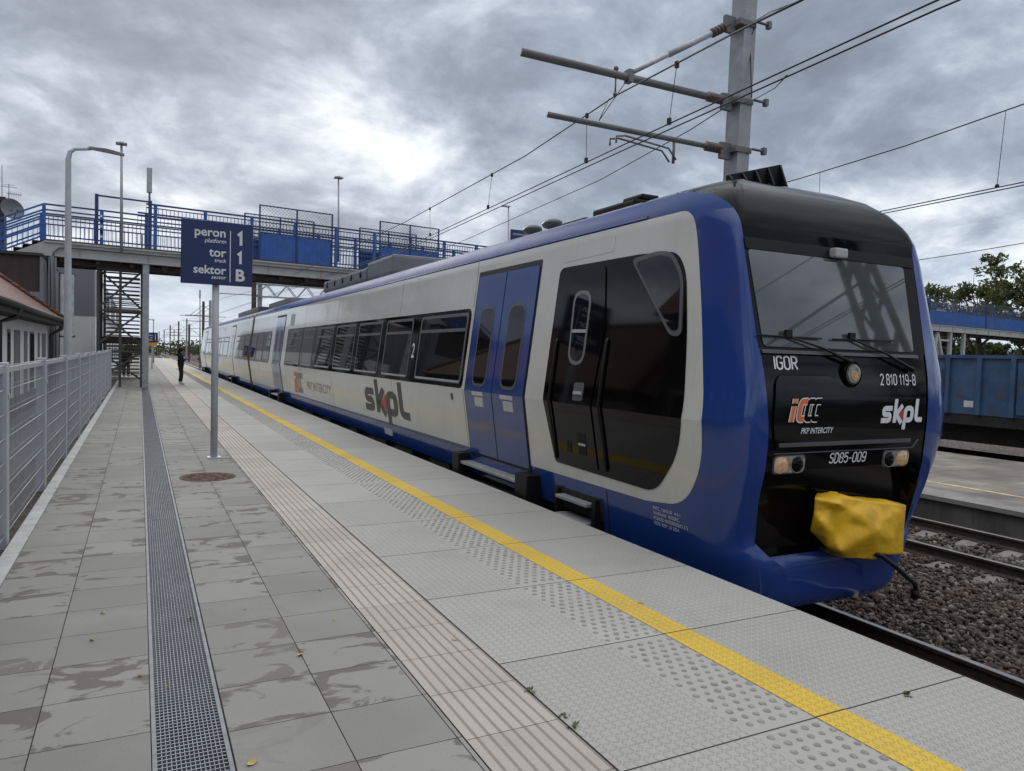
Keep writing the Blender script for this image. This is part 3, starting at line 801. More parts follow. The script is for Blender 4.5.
def headlight(cx0, cx1, lit_left):
    p = front_poly('headlight', rpoly([(cx0,.775),(cx1,.775),(cx1,.935),(cx0,.935)], .05), 'frame_grey', -.01, .010)
    a, c = (cx0, cx0+(cx1-cx0)*.46); d, e = (cx0+(cx1-cx0)*.48, cx1)
    lit = (a, c) if lit_left else (d, e); dim = (d, e) if lit_left else (a, c)
    def lens(nm, q, m):
        x = (q[0]+q[1])/2; z = .855; r = min((q[1]-q[0])/2-.008, .074)
        b = MB(); y = front_y(z)-.004; n = 24
        vs = [(CX_+x+rr*math.cos(2*math.pi*k/n), y-dy, z+rr*math.sin(2*math.pi*k/n)) for rr, dy in ((r,0),(r*.8,.012),(r*.4,.018)) for k in range(n)]
        vs.append((CX_+x, y-.02, z)); fs = [(j*n+k, j*n+(k+1)%n, (j+1)*n+(k+1)%n, (j+1)*n+k) for j in (0,1) for k in range(n)] + [(2*n+k, 2*n+(k+1)%n, 3*n) for k in range(n)]
        b.add(vs, fs, True); return obj(nm, b, m, p)
    front_poly('reflector', rpoly([(cx0+.012,.785),(cx1-.012,.785),(cx1-.012,.925),(cx0+.012,.925)], .05), 'lamp_glass_dim', .010, .013, p)
    front_poly('lamp_bowl', rpoly([(lit[0]+.012,.79),(lit[1]-.002,.79),(lit[1]-.002,.92),(lit[0]+.012,.92)], .05), 'lamp_lit', .013, .0145, p)
    lens('lens', lit, 'lamp_lit')
    b = MB(); x = (dim[0]+dim[1])/2; z = .855; n = 24; y = front_y(z)
    rr0, rr1 = .075, .058
    vs = [(CX_+x+r*math.cos(2*math.pi*k/n), y-.006, z+r*math.sin(2*math.pi*k/n)) for r in (rr0, rr1) for k in range(n)]
    b.add(vs, [(k, (k+1)%n, n+(k+1)%n, n+k) for k in range(n)]); obj('lamp_ring', b, 'frame_light', p); lens('dark_lens', dim, 'gloss_black')
headlight(-.93, -.555, True); headlight(.44, .80, False)
# wipers
def wiper(xp, zp, xe, ze, bl):
    y = lambda z: front_y(z)-.035
    b = MB(); b.tube([(CX_+xp, y(zp)-.0, zp), (CX_+(xp+xe)/2+.02, y((zp+ze)/2)-.015, (zp+ze)/2+.01), (CX_+xe, y(ze), ze)], [.016,.011,.008], 6)
    b.ball((CX_+xp, y(zp)+.01, zp), .028)
    w = obj('wiper', b, 'rubber', TR)
    b = MB(); b.tube([(CX_+bl[0], y(bl[1])+.004, bl[1]), (CX_+bl[2], y(bl[3])+.004, bl[3])], .009, 6); b.box(CX_+xe-.035, CX_+xe+.035, y(ze)-.012, y(ze)+.015, ze-.005, ze+.055)
    obj('blade', b, 'rubber', w)
wiper(-.03, 1.73, -.76, 1.93, (-1.10, 1.93, -.36, 1.925)); wiper(.80, 1.68, .02, 1.935, (-.22, 1.925, .60, 1.94))
# lettering on the front
def ftext(name, body, cx, cz, size, mat, bold=0.0, shear=0.0, squeeze=1.0, off=.0045):
    v, f = text_mesh(body, size, bold, shear, squeeze); return on_front(name, v, f, mat, off, TR, cx, cz)
def pfront(body, cx, cz, h, k=1.0, shear=0.0, off=.0045):
    v, f = plate_text(body, h, .135, k, shear); return on_front('front_lettering', v, f, 'white_letter', off, TR, cx, cz)
pfront('IGOR', -.915, 1.655, .105, 1.25); pfront('2 810 119-8', .385, 1.535, .093, .92); pfront('SD85-009', -.255, .845, .085, 1.10, .12)
ftext('front_lettering', 'PKP INTERCITY', -.66, 1.115, .070, 'white_letter', .001, .3, .80, .0225)
def skpl(k, sh):
    t = .30
    main = merge2([stroke(bend(p, .26), t, sh) for p in (
        [(.88,.86),(.14,.86),(.14,.5),(.72,.5),(.72,.14),(-.04,.14)], [(1.18,0),(1.18,1.42)], [(1.26,.46),(1.80,1.04)], [(1.26,.52),(1.84,-.04)],
        [(2.12,-.42),(2.12,.86),(2.74,.86),(2.74,.14),(2.20,.14)], [(3.14,1.42),(3.14,.15),(3.74,.15)])])
    tri = ([(1.52+.5*sh,.5),(1.96+.86*sh,.88),(1.96+.12*sh,.12)], [(0,1,2)])
    s = lambda d: ([(p[0]*k, p[1]*k) for p in d[0]], d[1])
    return s(main), s(tri)
mn, tri = skpl(.152, .18)
on_front('operator_logo', *mn, 'white_letter', .0225, TR, .35, 1.19); on_front('operator_logo', *tri, 'red_letter', .0245, TR, .35, 1.19)
def ic_shapes(k):
    sh = .28
    i_ = [[(.14,0),(.14,.66)], [(.14,.80),(.14,1.0)]]; c_ = lambda x: [[(x+.62,.86),(x+.14,.86),(x+.14,.14),(x+.56,.14)]]
    s = lambda d: ([(p[0]*k, p[1]*k) for p in d[0]], d[1])
    ws = [s(merge2([stroke(p, .36, sh) for p in i_])), s(merge2([stroke(p, .36, sh) for p in c_(.36)])), s(merge2([stroke(p, .34, sh) for p in c_(.76)+c_(1.18)]))]
    os = [s(merge2([stroke(p, .26, sh) for p in i_+c_(.36)])), s(merge2([stroke(p, .25, sh) for p in c_(.76)+c_(1.18)]))]
    return ws, os
def ic_front():
    k, sh = .195, .28; s = lambda d: ([(p[0]*k, p[1]*k) for p in d[0]], d[1])
    c_ = lambda x: [bend([(x+.52,.88),(x+.14,.88),(x+.14,.12),(x+.48,.12)], .16)]
    i_ = [[(.10,0),(.10,.68)], [(.10,.80),(.10,1.0)]]
    for q, (shape, m_) in enumerate(((c_(1.22), 'front_black'), (c_(.80), 'front_black'), (c_(.36), 'orange_letter'), (i_, 'orange_letter'))):
        for t, mm, o in ((.33, 'white_letter', 0), (.235, m_, .0007)):
            on_front('carrier_logo', *s(merge2([stroke(p, t, sh) for p in shape])), mm, .0205+.0015*q+o, TR, -.80, 1.215)
ic_front(); ws, os_ = ic_shapes(.195)
# -------- side plates that follow the body
ZCUTS = [.06,.38,.8,1.02,1.2,1.4,1.88,2.3,2.71,2.9,2.96,3.02,3.08,3.14,3.2]
def plate(name, poly, mat, off, parent=TR, side=-1, skirt=.012, holes=None, mirror_y=None):
    """polygon (y, z) lying off metres proud of the body side, with a rim back to the body"""
    bm = bmesh.new(); bm.faces.new([bm.verts.new((0, p[0], p[1])) for p in poly])
    zs = [p[1] for p in poly]; ys = [p[0] for p in poly]
    for z in ZCUTS:
        if min(zs)+1e-4 < z < max(zs)-1e-4: bmesh.ops.bisect_plane(bm, geom=bm.verts[:]+bm.edges[:]+bm.faces[:], plane_co=(0,0,z), plane_no=(0,0,1))
    y = 4.55
    while y < 5.75:
        if min(ys) < y < max(ys): bmesh.ops.bisect_plane(bm, geom=bm.verts[:]+bm.edges[:]+bm.faces[:], plane_co=(0,y,0), plane_no=(0,1,0))
        y += .06
    sharp = [e for e in bm.edges if all(abs(v.co.z-1.2) < 1e-4 for v in e.verts)]
    for e in sharp: e.smooth = False
    for f in bm.faces: f.smooth = True
    bd = [e for e in bm.edges if e.is_boundary]
    r = bmesh.ops.extrude_edge_only(bm, edges=bd)
    inner = {v for v in r['geom'] if isinstance(v, bmesh.types.BMVert)}
    for f in r['geom']:
        if isinstance(f, bmesh.types.BMFace): f.smooth = False
    for e in bd: e.smooth = False
    for v in bm.verts:
        o = off-skirt if v in inner else off
        yy, zz = v.co.y, v.co.z
        v.co = Vector((CX_+side*(wide(side, Sx(yy, zz), zz)+o), yy if mirror_y is None else mirror_y-yy, zz))
    bmesh.ops.recalc_face_normals(bm, faces=bm.faces)
    me = bpy.data.meshes.new(name); bm.to_mesh(me); bm.free(); me.materials.append(MATS[mat]); return link(name, me, parent)
def on_side(name, verts2, faces, mat, y0, z0, off, parent=TR, mirror_y=None):
    """flat shape read from the platform: its x runs along -y"""
    b = MB(); b.add([(CX_-(Sx(y0-p[0], z0+p[1])+off), y0-p[0], z0+p[1]) for p in verts2], faces); return obj(name, b, mat, parent)
CREAM = rpoly([(33.36,.33),(5.62,.36),(5.06,.42),(4.80,.80),(4.76,1.30),(4.93,2.1),(5.10,2.74),(5.22,3.07),(33.36,3.07)], [0,0,.25,.3,.2,.3,.3,.28,0], 6)
BLACKP = rpoly([(7.30,.50),(5.46,.47),(5.10,.86),(4.99,1.25),(5.08,1.95),(5.20,2.50),(5.36,2.70),(5.95,2.735),(7.46,2.74),(7.47,1.25)], [.06,.16,.2,.2,.2,.2,.12,0,.10,.03], 5)
for s in (-1, 1):
    plate('livery_panel', CREAM, 'cream_paint', .003, TR, s, .006); plate('livery_panel', CREAM, 'cream_paint', .003, TR, s, .006, mirror_y=MY)
cabp = plate('cab_panel', BLACKP, 'gloss_black', .010, TR, -1)
plate('cab_panel', BLACKP, 'gloss_black', .010, TR, 1)
cd = plate('crew_door', rpoly([(7.0,.52),(6.40,.53),(6.44,1.2),(6.36,2.0),(6.50,2.70),(7.09,2.70),(7.12,1.2)], [.03,.03,0,0,.10,.10,0], 5), 'gloss_black', .022, TR, -1, .014)
f = plate('door_window', rpoly([(7.0,1.63),(6.67,1.62),(6.68,2.43),(7.05,2.45)], .16, 7), 'frame_mid', .027, cd, -1, .006)
plate('pane', rpoly([(6.965,1.67),(6.705,1.66),(6.715,2.39),(7.01,2.41)], .13, 7), 'dark_glass', .0285, f, -1, .004)
plate('window_bar', rpoly([(6.98,1.98),(6.70,1.975),(6.70,2.01),(6.98,2.015)], .0), 'frame_light', .033, f, -1, .006)
plate('lock_plate', rpoly([(6.80,1.24),(6.60,1.245),(6.60,1.44),(6.80,1.435)], .03), 'frame_grey', .026, cd, -1, .006)
plate('handle', rpoly([(6.78,1.31),(6.62,1.312),(6.62,1.345),(6.78,1.343)], .0), 'frame_light', .040, cd, -1, .02)
plate('socket', rpoly([(6.98,.66),(6.88,.66),(6.88,.78),(6.98,.78)], .01), 'matt_black', .026, cd, -1, .006)
plate('socket', rpoly([(6.74,.66),(6.58,.66),(6.58,.90),(6.74,.90)], .01), 'matt_black', .026, cd, -1, .006)
plate('socket_bar', rpoly([(6.73,.76),(6.59,.76),(6.59,.785),(6.73,.785)], .0), 'frame_light', .029, cd, -1, .004)
for ya, yb_ in ((7.22, 6.20),):
    for y, nm in ((7.27, 'handrail'), (6.25, 'handrail')):
        b = MB(); b.tube([(CX_-(Sx(y,z)+o), y+dy, z) for z, o, dy in ((.55,.01,-.02),(.57,.026,-.02),(.9,.028,.0),(1.2,.030,.03),(1.6,.028,.03),(1.88,.026,.03),(1.91,.01,.03))], .014, 8); obj(nm, b, 'rubber', TR)
f = plate('cab_window', rpoly([(6.06,2.70),(5.62,2.735),(5.42,2.70),(5.22,2.47),(5.14,1.92),(5.30,1.92)], [.10,.1,.1,.14,.08,.10], 6), 'frame_grey', .016, TR, -1)
plate('pane', rpoly([(5.99,2.66),(5.62,2.695),(5.44,2.66),(5.265,2.46),(5.19,1.97),(5.30,1.97)], [.08,.08,.08,.12,.06,.08], 6), 'dark_glass', .0185, f, -1, .004)
plate('number_tag', rpoly([(7.42,2.80),(6.4,2.82),(6.4,3.0),(7.42,2.98)], .02), 'cream_paint', .006, TR, -1, .004)
# passenger doors
def pax_door(y0, y1, leaf, par, mirror=None, side=-1):
    """y0 nearer the cab"""
    fr = plate('door', rpoly([(y1+.04,.27),(y0-.04,.27),(y0-.04,2.90),(y1+.04,2.90)], .03), 'rubber', .008, par, side, mirror_y=mirror)
    mid = (y0+y1)/2
    for a, c in ((y0, mid-.012), (mid+.012, y1)):
        lf = plate('door_leaf', rpoly([(c,.31),(a,.31),(a,2.83),(c,2.83)], .02), leaf, .016, fr, side, mirror_y=mirror)
        w = (c-a); p, q = a+w*.27, a+w*.73
        wf = plate('window_frame', rpoly([(q+.03,1.27),(p-.03,1.27),(p-.03,2.39),(q+.03,2.39)], .14, 6), 'frame_grey', .020, lf, side, mirror_y=mirror)
        plate('pane', rpoly([(q,1.31),(p,1.31),(p,2.35),(q,2.35)], .13, 6), 'dark_glass', .0215, wf, side, .004, mirror_y=mirror)
        if mirror is None and side < 0:
            m_ = (p+q)/2
            nt = plate('notice', rpoly([(m_+.20,1.14),(m_-.17,1.14),(m_-.17,1.20-.005),(m_+.20,1.20-.005)], 0), 'paper', .0185, lf, -1, .002)
            plate('notice', rpoly([(m_+.12,.99),(m_-.16,.99),(m_-.16,1.12),(m_+.12,1.12)], 0), 'paper', .0185, lf, -1, .002)
    gm = MB()
    return fr
d1 = pax_door(7.97, 9.76, 'blue_paint', TR); d2 = pax_door(25.6, 27.3, 'blue_paint', TR)
pax_door(7.97, 9.76, 'blue_paint', TR, None, 1); pax_door(25.6, 27.3, 'blue_paint', TR, None, 1)
pax_door(25.6, 27.3, 'cream_paint', TR, MY); pax_door(7.97, 9.76, 'blue_paint', TR, MY)
# windows
WINS = [(9.98,12.02),(12.42,13.98),(14.28,16.02),(16.30,18.08),(18.42,20.22),(20.60,22.10),(22.35,24.62)]
WIN2 = [(28.2,29.7),(29.9,31.5),(31.7,33.2)]
def window_band(y0, y1, wins, mirror=None, side=-1):
    plate('window_band', rpoly([(y1,1.21),(y0,1.21),(y0,2.385),(y1,2.385)], [.06,.10,.14,.06]), 'gloss_black', .006, TR, side, .006, mirror_y=mirror)
    for a, c in wins:
        f = plate('window', rpoly([(c,1.27),(a,1.27),(a,2.33),(c,2.33)], .09), 'frame_grey', .0105, TR, side, .006, mirror_y=mirror)
        plate('pane', rpoly([(c-.06,1.32),(a+.06,1.32),(a+.06,2.28),(c-.06,2.28)], .06), 'dark_glass', .0125, f, side, .004, mirror_y=mirror)
        plate('window_bar', rpoly([(c-.05,2.05),(a+.05,2.05),(a+.05,2.10),(c-.05,2.10)], 0), 'frame_grey', .019, f, side, .01, mirror_y=mirror)
        plate('sill', rpoly([(c-.06,1.285),(a+.06,1.285),(a+.06,1.315),(c-.06,1.315)], 0), 'frame_light', .016, f, side, .006, mirror_y=mirror)
for s in (-1, 1):
    window_band(9.90, 24.85, WINS, None, s); window_band(28.1, 33.3, WIN2, None, s)
    window_band(9.90, 24.85, WINS, MY, s); window_band(28.1, 33.3, WIN2, MY, s)
def stext(body, y0, z0, size, mat, bold=0.0, squeeze=1.0, off=.008, name='side_lettering', shear=0.0):
    v, f = text_mesh(body, size, bold, shear, squeeze); on_side(name, v, f, mat, y0, z0, off)
stext('2', 12.32, 1.63, .36, 'white_letter', .006, .8, .011, 'class_number')
mn, tri = skpl(.47, .0)
def narrow(d, k): return ([(p[0]*k, p[1]) for p in d[0]], d[1])
on_side('operator_logo', *narrow(mn, 1.62), 'dark_letter', 15.25, .50, .006); on_side('operator_logo', *narrow(tri, 1.62), 'red_letter', 15.25, .50, .008)
ws, os_ = ic_shapes(.62)
on_side('carrier_logo', *narrow(os_[1], 1.15), 'grey_letter', 23.35, .42, .006); on_side('carrier_logo', *narrow(os_[0], 1.15), 'orange_letter', 23.35, .42, .008)
stext('PKP INTERCITY', 21.4, .60, .34, 'dark_letter', -.004, 1.28, .006, 'side_lettering', .15)
for k, ln in enumerate(('INTC. 13HZ-SP  4 9-1', 'WARSAW  INTERC.', 'POJAZD INTERREGIO 3 S', 'ODB. REM. 25 2024')):
    stext(ln, 5.52, .300-.048*k, .046, 'white_letter', 0, .95, .006, 'data_lettering')
stext('R12  8', 7.98, .20, .07, 'white_letter', 0, 1, .006, 'data_lettering'); stext('<', 7.86, .08, .09, 'white_letter', 0, 1, .006, 'data_lettering')
plate('data_plate', rpoly([(14.1,.10),(13.6,.10),(13.6,.22),(14.1,.22)], 0), 'paper', .006, TR, -1, .004)
plate('vent_hatch', rpoly([(24.62,2.50),(24.0,2.50),(24.0,2.86),(24.62,2.86)], .06), 'frame_light', .012, TR, -1)
plate('fuel_flap', rpoly([(10.35,1.02),(10.27,1.02),(10.27,1.12),(10.35,1.12)], .03), 'frame_grey', .012, TR, -1)
for s in (-1, 1):
    for m_ in (None, MY):
        for y in (7.62, 10.30-.55+.12, 13.3-.0, 18.25, 22.22, 25.2, 27.85):
            if y > 9.8 and y < 25 : plate('panel_seam', [(y+.006,.36),(y-.006,.36),(y-.006,1.19),(y+.006,1.19)], 'frame_grey', .0045, TR, s, .004, mirror_y=m_); plate('panel_seam', [(y+.006,2.40),(y-.006,2.40),(y-.006,3.05),(y+.006,3.05)], 'frame_grey', .0045, TR, s, .004, mirror_y=m_)
        plate('gutter_strip', [(33.3,3.085),(5.9,3.085),(5.9,3.105),(33.3,3.105)], 'blue_paint', .014, TR, s, .014, mirror_y=m_)
        plate('sill_strip', [(25.4,.305),(10.1,.305),(10.1,.325),(25.4,.325)], 'frame_grey', .007, TR, s, .006, mirror_y=m_)
plate('skirt_seam', [(6.30,-.34),(6.29,-.34),(6.29,.34),(6.30,.34)], 'rubber', .003, TR, -1, .003)
# gangway between the cars
def gangway():
    b = MB()
    pts = [(CX_-Wz(z)-.012, z) for z in LEV if z >= -.02] ; pts += [(2*CX_-x, z) for x, z in pts[::-1]]
    b.prism(pts, 'y', YMID-.13, MY-YMID+.13); obj('gangway_bellows', b, 'rubber', TR)
gangway()
# underframe, bogies, steps
def underframe():
    for y0, y1 in ((6.2, 33.2), (MY-33.2, MY-6.2)):
        b = MB(); b.box(CX_-1.12, CX_+1.12, y0, y1, -.42, .02); obj('underframe', b, 'undergear', TR)
    rnd = random.Random(3)
    for y in (10.8, 12.6, 14.2, 16.4, 19.0, 21.2):
        for m in (0, 1):
            b = MB(); L = rnd.uniform(.7, 1.5); yy = y if not m else MY-y-L
            b.box(CX_-1.22, CX_-.5, yy, yy+L, -.50, -.02); b.box(CX_-1.235, CX_-1.222, yy+.1, yy+.25, -.40, -.12); obj('equipment_box', b, 'undergear', TR, bevel=.02)
    for yc in (7.6, 30.0, MY-30.0, MY-7.6):
        b = MB(); b.box(CX_-1.0, CX_+1.0, yc-1.4, yc+1.4, -.62, -.43)
        for s in (-1, 1): b.box(CX_+s*1.02-.08, CX_+s*1.02+.08, yc-1.7, yc+1.7, -.60, -.32); b.tube([(CX_+s*1.0, yc, -.55), (CX_+s*1.0, yc, -.30)], .16, 12)
        bg = obj('bogie', b, 'undergear', TR)
        for dy in (-1.1, 1.1):
            b = MB(); b.tube([(CX_-.95, yc+dy, -.42), (CX_+.95, yc+dy, -.42)], .08, 10)
            for s in (-1, 1):
                b.tube([(CX_+s*.82-.06, yc+dy, -.42), (CX_+s*.82+.06, yc+dy, -.42)], .41, 28)
                b.tube([(CX_+s*.96-.09, yc+dy, -.42), (CX_+s*.96+.09, yc+dy, -.42)], .15, 12)
            obj('wheelset', b, 'undergear', bg)
underframe()
def steps(y0, y1, mirror=None):
    m = (lambda y: y) if mirror is None else (lambda y: mirror-y)
    def bx(x0, x1, a, c, z0, z1):
        b = MB(); a, c = sorted((m(a), m(c))); b.box(x0, x1, a, c, z0, z1); return b
    X0, X1 = CX_-1.47, CX_-1.08
    st = obj('door_step', bx(X0+.03, X1, y0+.1, y1-.1, .12, .16), 'step_metal', TR, bevel=.008)
    obj('step_board', bx(X0+.02, X1, y0+.1, y1-.1, -.16, -.12), 'step_metal', st, bevel=.008)
    obj('step_well', bx(X1-.06, X1, y0+.1, y1-.1, -.12, .12), 'undergear', st)
    obj('step_end', bx(X0, X1, y1-.1, y1+.14, -.24, .27), 'rubber', st, bevel=.015); obj('step_end', bx(X0, X1, y0-.22, y0+.1, -.24, .27), 'rubber', st, bevel=.015)
steps(7.95, 9.95); steps(25.6, 27.4); steps(25.6, 27.4, MY); steps(7.95, 9.95, MY)
def crew_steps():
    st = None
    plate('step_pocket', rpoly([(7.35,-.02),(6.40,-.02),(6.40,.22),(7.35,.22)], .02), 'undergear', .004, TR, -1, .004)
    for z in (.13, -.08):
        b = MB(); b.box(CX_-1.38, CX_-1.16, 6.55, 7.2, z-.022, z+.018); o = obj('crew_step', b, 'step_metal', TR, bevel=.01)
    for y in (6.45, 7.24):
        b = MB(); b.box(CX_-1.33, CX_-1.20, y, y+.07, -.26, .2); obj('step_bracket', b, 'rubber', TR)
crew_steps()
# roof gear
def roof_gear():
    b = MB(); b.box(CX_-.78, CX_+.78, 15.4, 17.4, 3.40, 3.84); b.box(CX_-.80, CX_+.78, 17.4, 22.0, 3.40, 3.74)
    g_ = obj('roof_unit', b, 'roof_gear', TR, bevel=.07)
    b = MB()
    for k in range(5):
        y = 17.9+k*.9; b.tube([(CX_-.80, y, 3.60), (CX_-.812, y, 3.60)], .09, 12)
    obj('vent', b, 'matt_black', g_)
    b = MB(); b.box(CX_-.7, CX_+.7, 28.0, 33.0, 3.42, 3.66); obj('roof_unit', b, 'roof_gear', TR, bevel=.06)
    b = MB(); b.box(CX_-.7, CX_+.7, 36.0, 44.0, 3.42, 3.70); obj('roof_unit', b, 'roof_gear', TR, bevel=.06)
    # black shielded aerial box above the cab
    b = MB(); x0, x1, y0 = CX_-.30, CX_+.40, 5.75
    b.add([(x0,y0,3.42),(x1,y0,3.42),(x1,y0,3.80),(x0,y0,3.60),(x0,y0+.05,3.42),(x1,y0+.05,3.42),(x1,y0+.05,3.80),(x0,y0+.05,3.60)], [(3,2,1,0),(4,5,6,7),(0,1,5,4),(1,2,6,5),(2,3,7,6),(3,0,4,7)])
    for q in range(5):
        f = q/4; xx = x0+(x1-x0)*f; b.prism([(y0-.16,3.42),(y0-.004,3.42),(y0-.004,3.595+.20*f)], 'x', xx-.012, xx+.012)
    b.box(x1-.012, x1+.02, y0-.005, y0+.55, 3.40, 3.60)
    obj('roof_aerial', b, 'matt_black', TR)
    b = MB()
    for y in (9.35, 9.95): b.ball((CX_-.3, y, 3.63), .17, 12, 8, (.8, 1.2, .42)); b.tube([(CX_-.3, y, 3.46), (CX_-.3, y, 3.60)], .03, 6)
    obj('roof_dome', b, 'frame_grey', TR)
    b = MB(); b.box(CX_-.5, CX_-.2, 8.15, 8.75, 3.44, 3.53); b.box(CX_-.55, CX_-.15, 7.0, 7.9, 3.44, 3.56); b.box(CX_-.45, CX_-.2, 7.0, 7.4, 3.56, 3.63); obj('roof_box', b, 'matt_black', TR, bevel=.03)
roof_gear()
# brake hose and coupler
def coupler():
    b = MB(); b.tube([(CX_-.1, 4.60, .24), (CX_-.1, 4.42, .24)], .11, 14); b.box(CX_-.3, CX_+.15, 4.40, 4.50, .10, .42); obj('coupler', b, 'matt_black', TR, bevel=.03)
    b = MB(); p = [at(872,553,y=4.3), at(882,556,y=4.25), at(896,567,y=4.2), at(908,578,y=4.18), at(915,584,y=4.18), at(916,590,y=4.18), at(914,598,y=4.2)]
    b.tube([p[0]]+p[1:], .022, 10); o = obj('brake_hose', b, 'rubber', TR)
    b = MB(); b.tube([p[-2], p[-1]], .034, 10); obj('hose_end', b, 'rubber', o)
coupler()
# yellow cover tied over the coupler
def tarp():
    from mathutils.geometry import delaunay_2d_cdt
    # fold points of the cover: where the cloth breaks over the coupler (picture place, depth)
    P = [(150,250,4.33),(265,240,4.32),(375,260,4.31),(540,280,4.36),(530,400,4.35),(527,490,4.35),(470,492,4.30),(418,488,4.28),(410,512,4.30),(340,506,4.29),(275,505,4.33),(200,460,4.36),(130,390,4.37),(145,310,4.35),
         (250,272,4.235),(408,388,4.185),(300,362,4.285),(172,345,4.245),(192,420,4.27),(330,320,4.245),(405,442,4.235),(465,335,4.285),(235,400,4.31),(330,440,4.225),(255,480,4.25),(430,300,4.315),(385,290,4.26),(480,430,4.285),(215,300,4.30),(290,300,4.29),(350,470,4.27),(205,385,4.23)]
    px = [(780+x/4.283, 440+y/4.283, d) for x, y, d in P]
    v2 = [Vector((q[0], -q[1])) for q in px]; nb = 14
    res = delaunay_2d_cdt(v2, [(i, (i+1) % nb) for i in range(nb)], [list(range(nb))], 1, 1e-5)
    bm = bmesh.new(); ov = []
    for k, q in enumerate(res[0]):
        src = res[3][k][0] if res[3][k] else 0; ov.append(bm.verts.new(at(px[src][0], px[src][1], y=px[src][2])))
    for f in res[2]: bm.faces.new([ov[i] for i in f])
    for e in bm.edges: e.smooth = False
    bmesh.ops.recalc_face_normals(bm, faces=bm.faces)
    crease = [e for e in bm.edges if len(e.link_faces) == 2 and e.calc_face_angle(0) > .35]
    cr = {tuple(sorted(v.index for v in e.verts)) for e in crease}
    for e in bm.edges: e.smooth = e not in crease
    bmesh.ops.subdivide_edges(bm, edges=bm.edges[:], cuts=5, use_grid_fill=True, smooth=.0)
    bm.normal_update()
    for v in bm.verts:
        if v.is_boundary: continue
        p = v.co; w = mnoise.noise(p*9)*.006
        v.co.y += w
    for e in bm.edges: e.smooth = True
    inner = [v for v in bm.verts if not v.is_boundary]
    for _ in range(3): bmesh.ops.smooth_vert(bm, verts=inner, factor=.5, use_axis_x=True, use_axis_y=True, use_axis_z=True)
    for v in inner:
        p = v.co; v.co.y += mnoise.noise(p*8)*.008 - abs(mnoise.noise(Vector((p.x*6+p.z*4, p.z*15-p.x*5, 2.0))))*.010 + mnoise.noise(p*30)*.004 - abs(mnoise.noise(Vector((p.x*22-p.z*14, p.z*9, 5.0))))*.006
    bd = [e for e in bm.edges if e.is_boundary]; cx, cz = 5.5, .28
    for dy, k in ((.035, 1.02), (.07, 1.01), (.09, .97)):
        r = bmesh.ops.extrude_edge_only(bm, edges=bd)
        for v in r['geom']:
            if isinstance(v, bmesh.types.BMVert):
                v.co = Vector((cx+(v.co.x-cx)*k + (dy*1.35 if v.co.x < cx-.1 else 0), v.co.y+dy, cz+(v.co.z-cz)*k)) + Vector((0, 0, .012*mnoise.noise(v.co*10)))
        bd = [e for e in r['geom'] if isinstance(e, bmesh.types.BMEdge) and e.is_boundary]
    bmesh.ops.recalc_face_normals(bm, faces=bm.faces)
    for f in bm.faces: f.smooth = True
    me = bpy.data.meshes.new('coupler_cover'); bm.to_mesh(me); bm.free(); me.materials.append(MATS['yellow_tarp'])
    tag(link('coupler_cover', me), 'crumpled yellow cover wrapped over the coupler of the train front', 'cover')
tarp()

# ================================================================== LEFT SIDE: FENCE, SIGN, LAMP
def fence():
    t = thing('mesh_fence', 'grey welded mesh fence with square posts along the left kerb of the platform', 'fence', (-1.03, 16, -.16))
    X = -1.035; ys = [7.42+2.80*k for k in range(-4, 10)]
    for y in ys:
        b = MB(); b.box(X-.05, X+.05, y-.05, y+.05, -.16, 1.53); b.box(X+.05, X+.062, y-.02, y+.02, 1.22, 1.27); p = obj('post', b, 'fence_grey', t, bevel=.008)
    for y0, y1 in zip(ys, ys[1:]):
        b = MB(); a, c = y0+.05, y1-.05
        for k in range(8):
            z = .07+k*.205; b.tube([(X+.028, a, z), (X+.028, c, z)], .0042, 5)
        for k in range(7):
            z = .07+k*.205; b.tube([(X+.008, a, z+.03), (X+.008, c, z+.03)], .0028, 4)
        y = a+.05
        while y < c: b.box(X+.010, X+.0145, y-.0012, y+.0012, .05, 1.505); y += .080
        obj('mesh_panel', b, 'fence_grey', t, recalc=False)
        b = MB(); b.box(X-.02, X+.02, a, c, 1.44, 1.485); obj('top_rail', b, 'fence_grey', t)
fence()
sheet('fence_verge', -1.45, -.97, -8, 120, -.045, 'dirt')
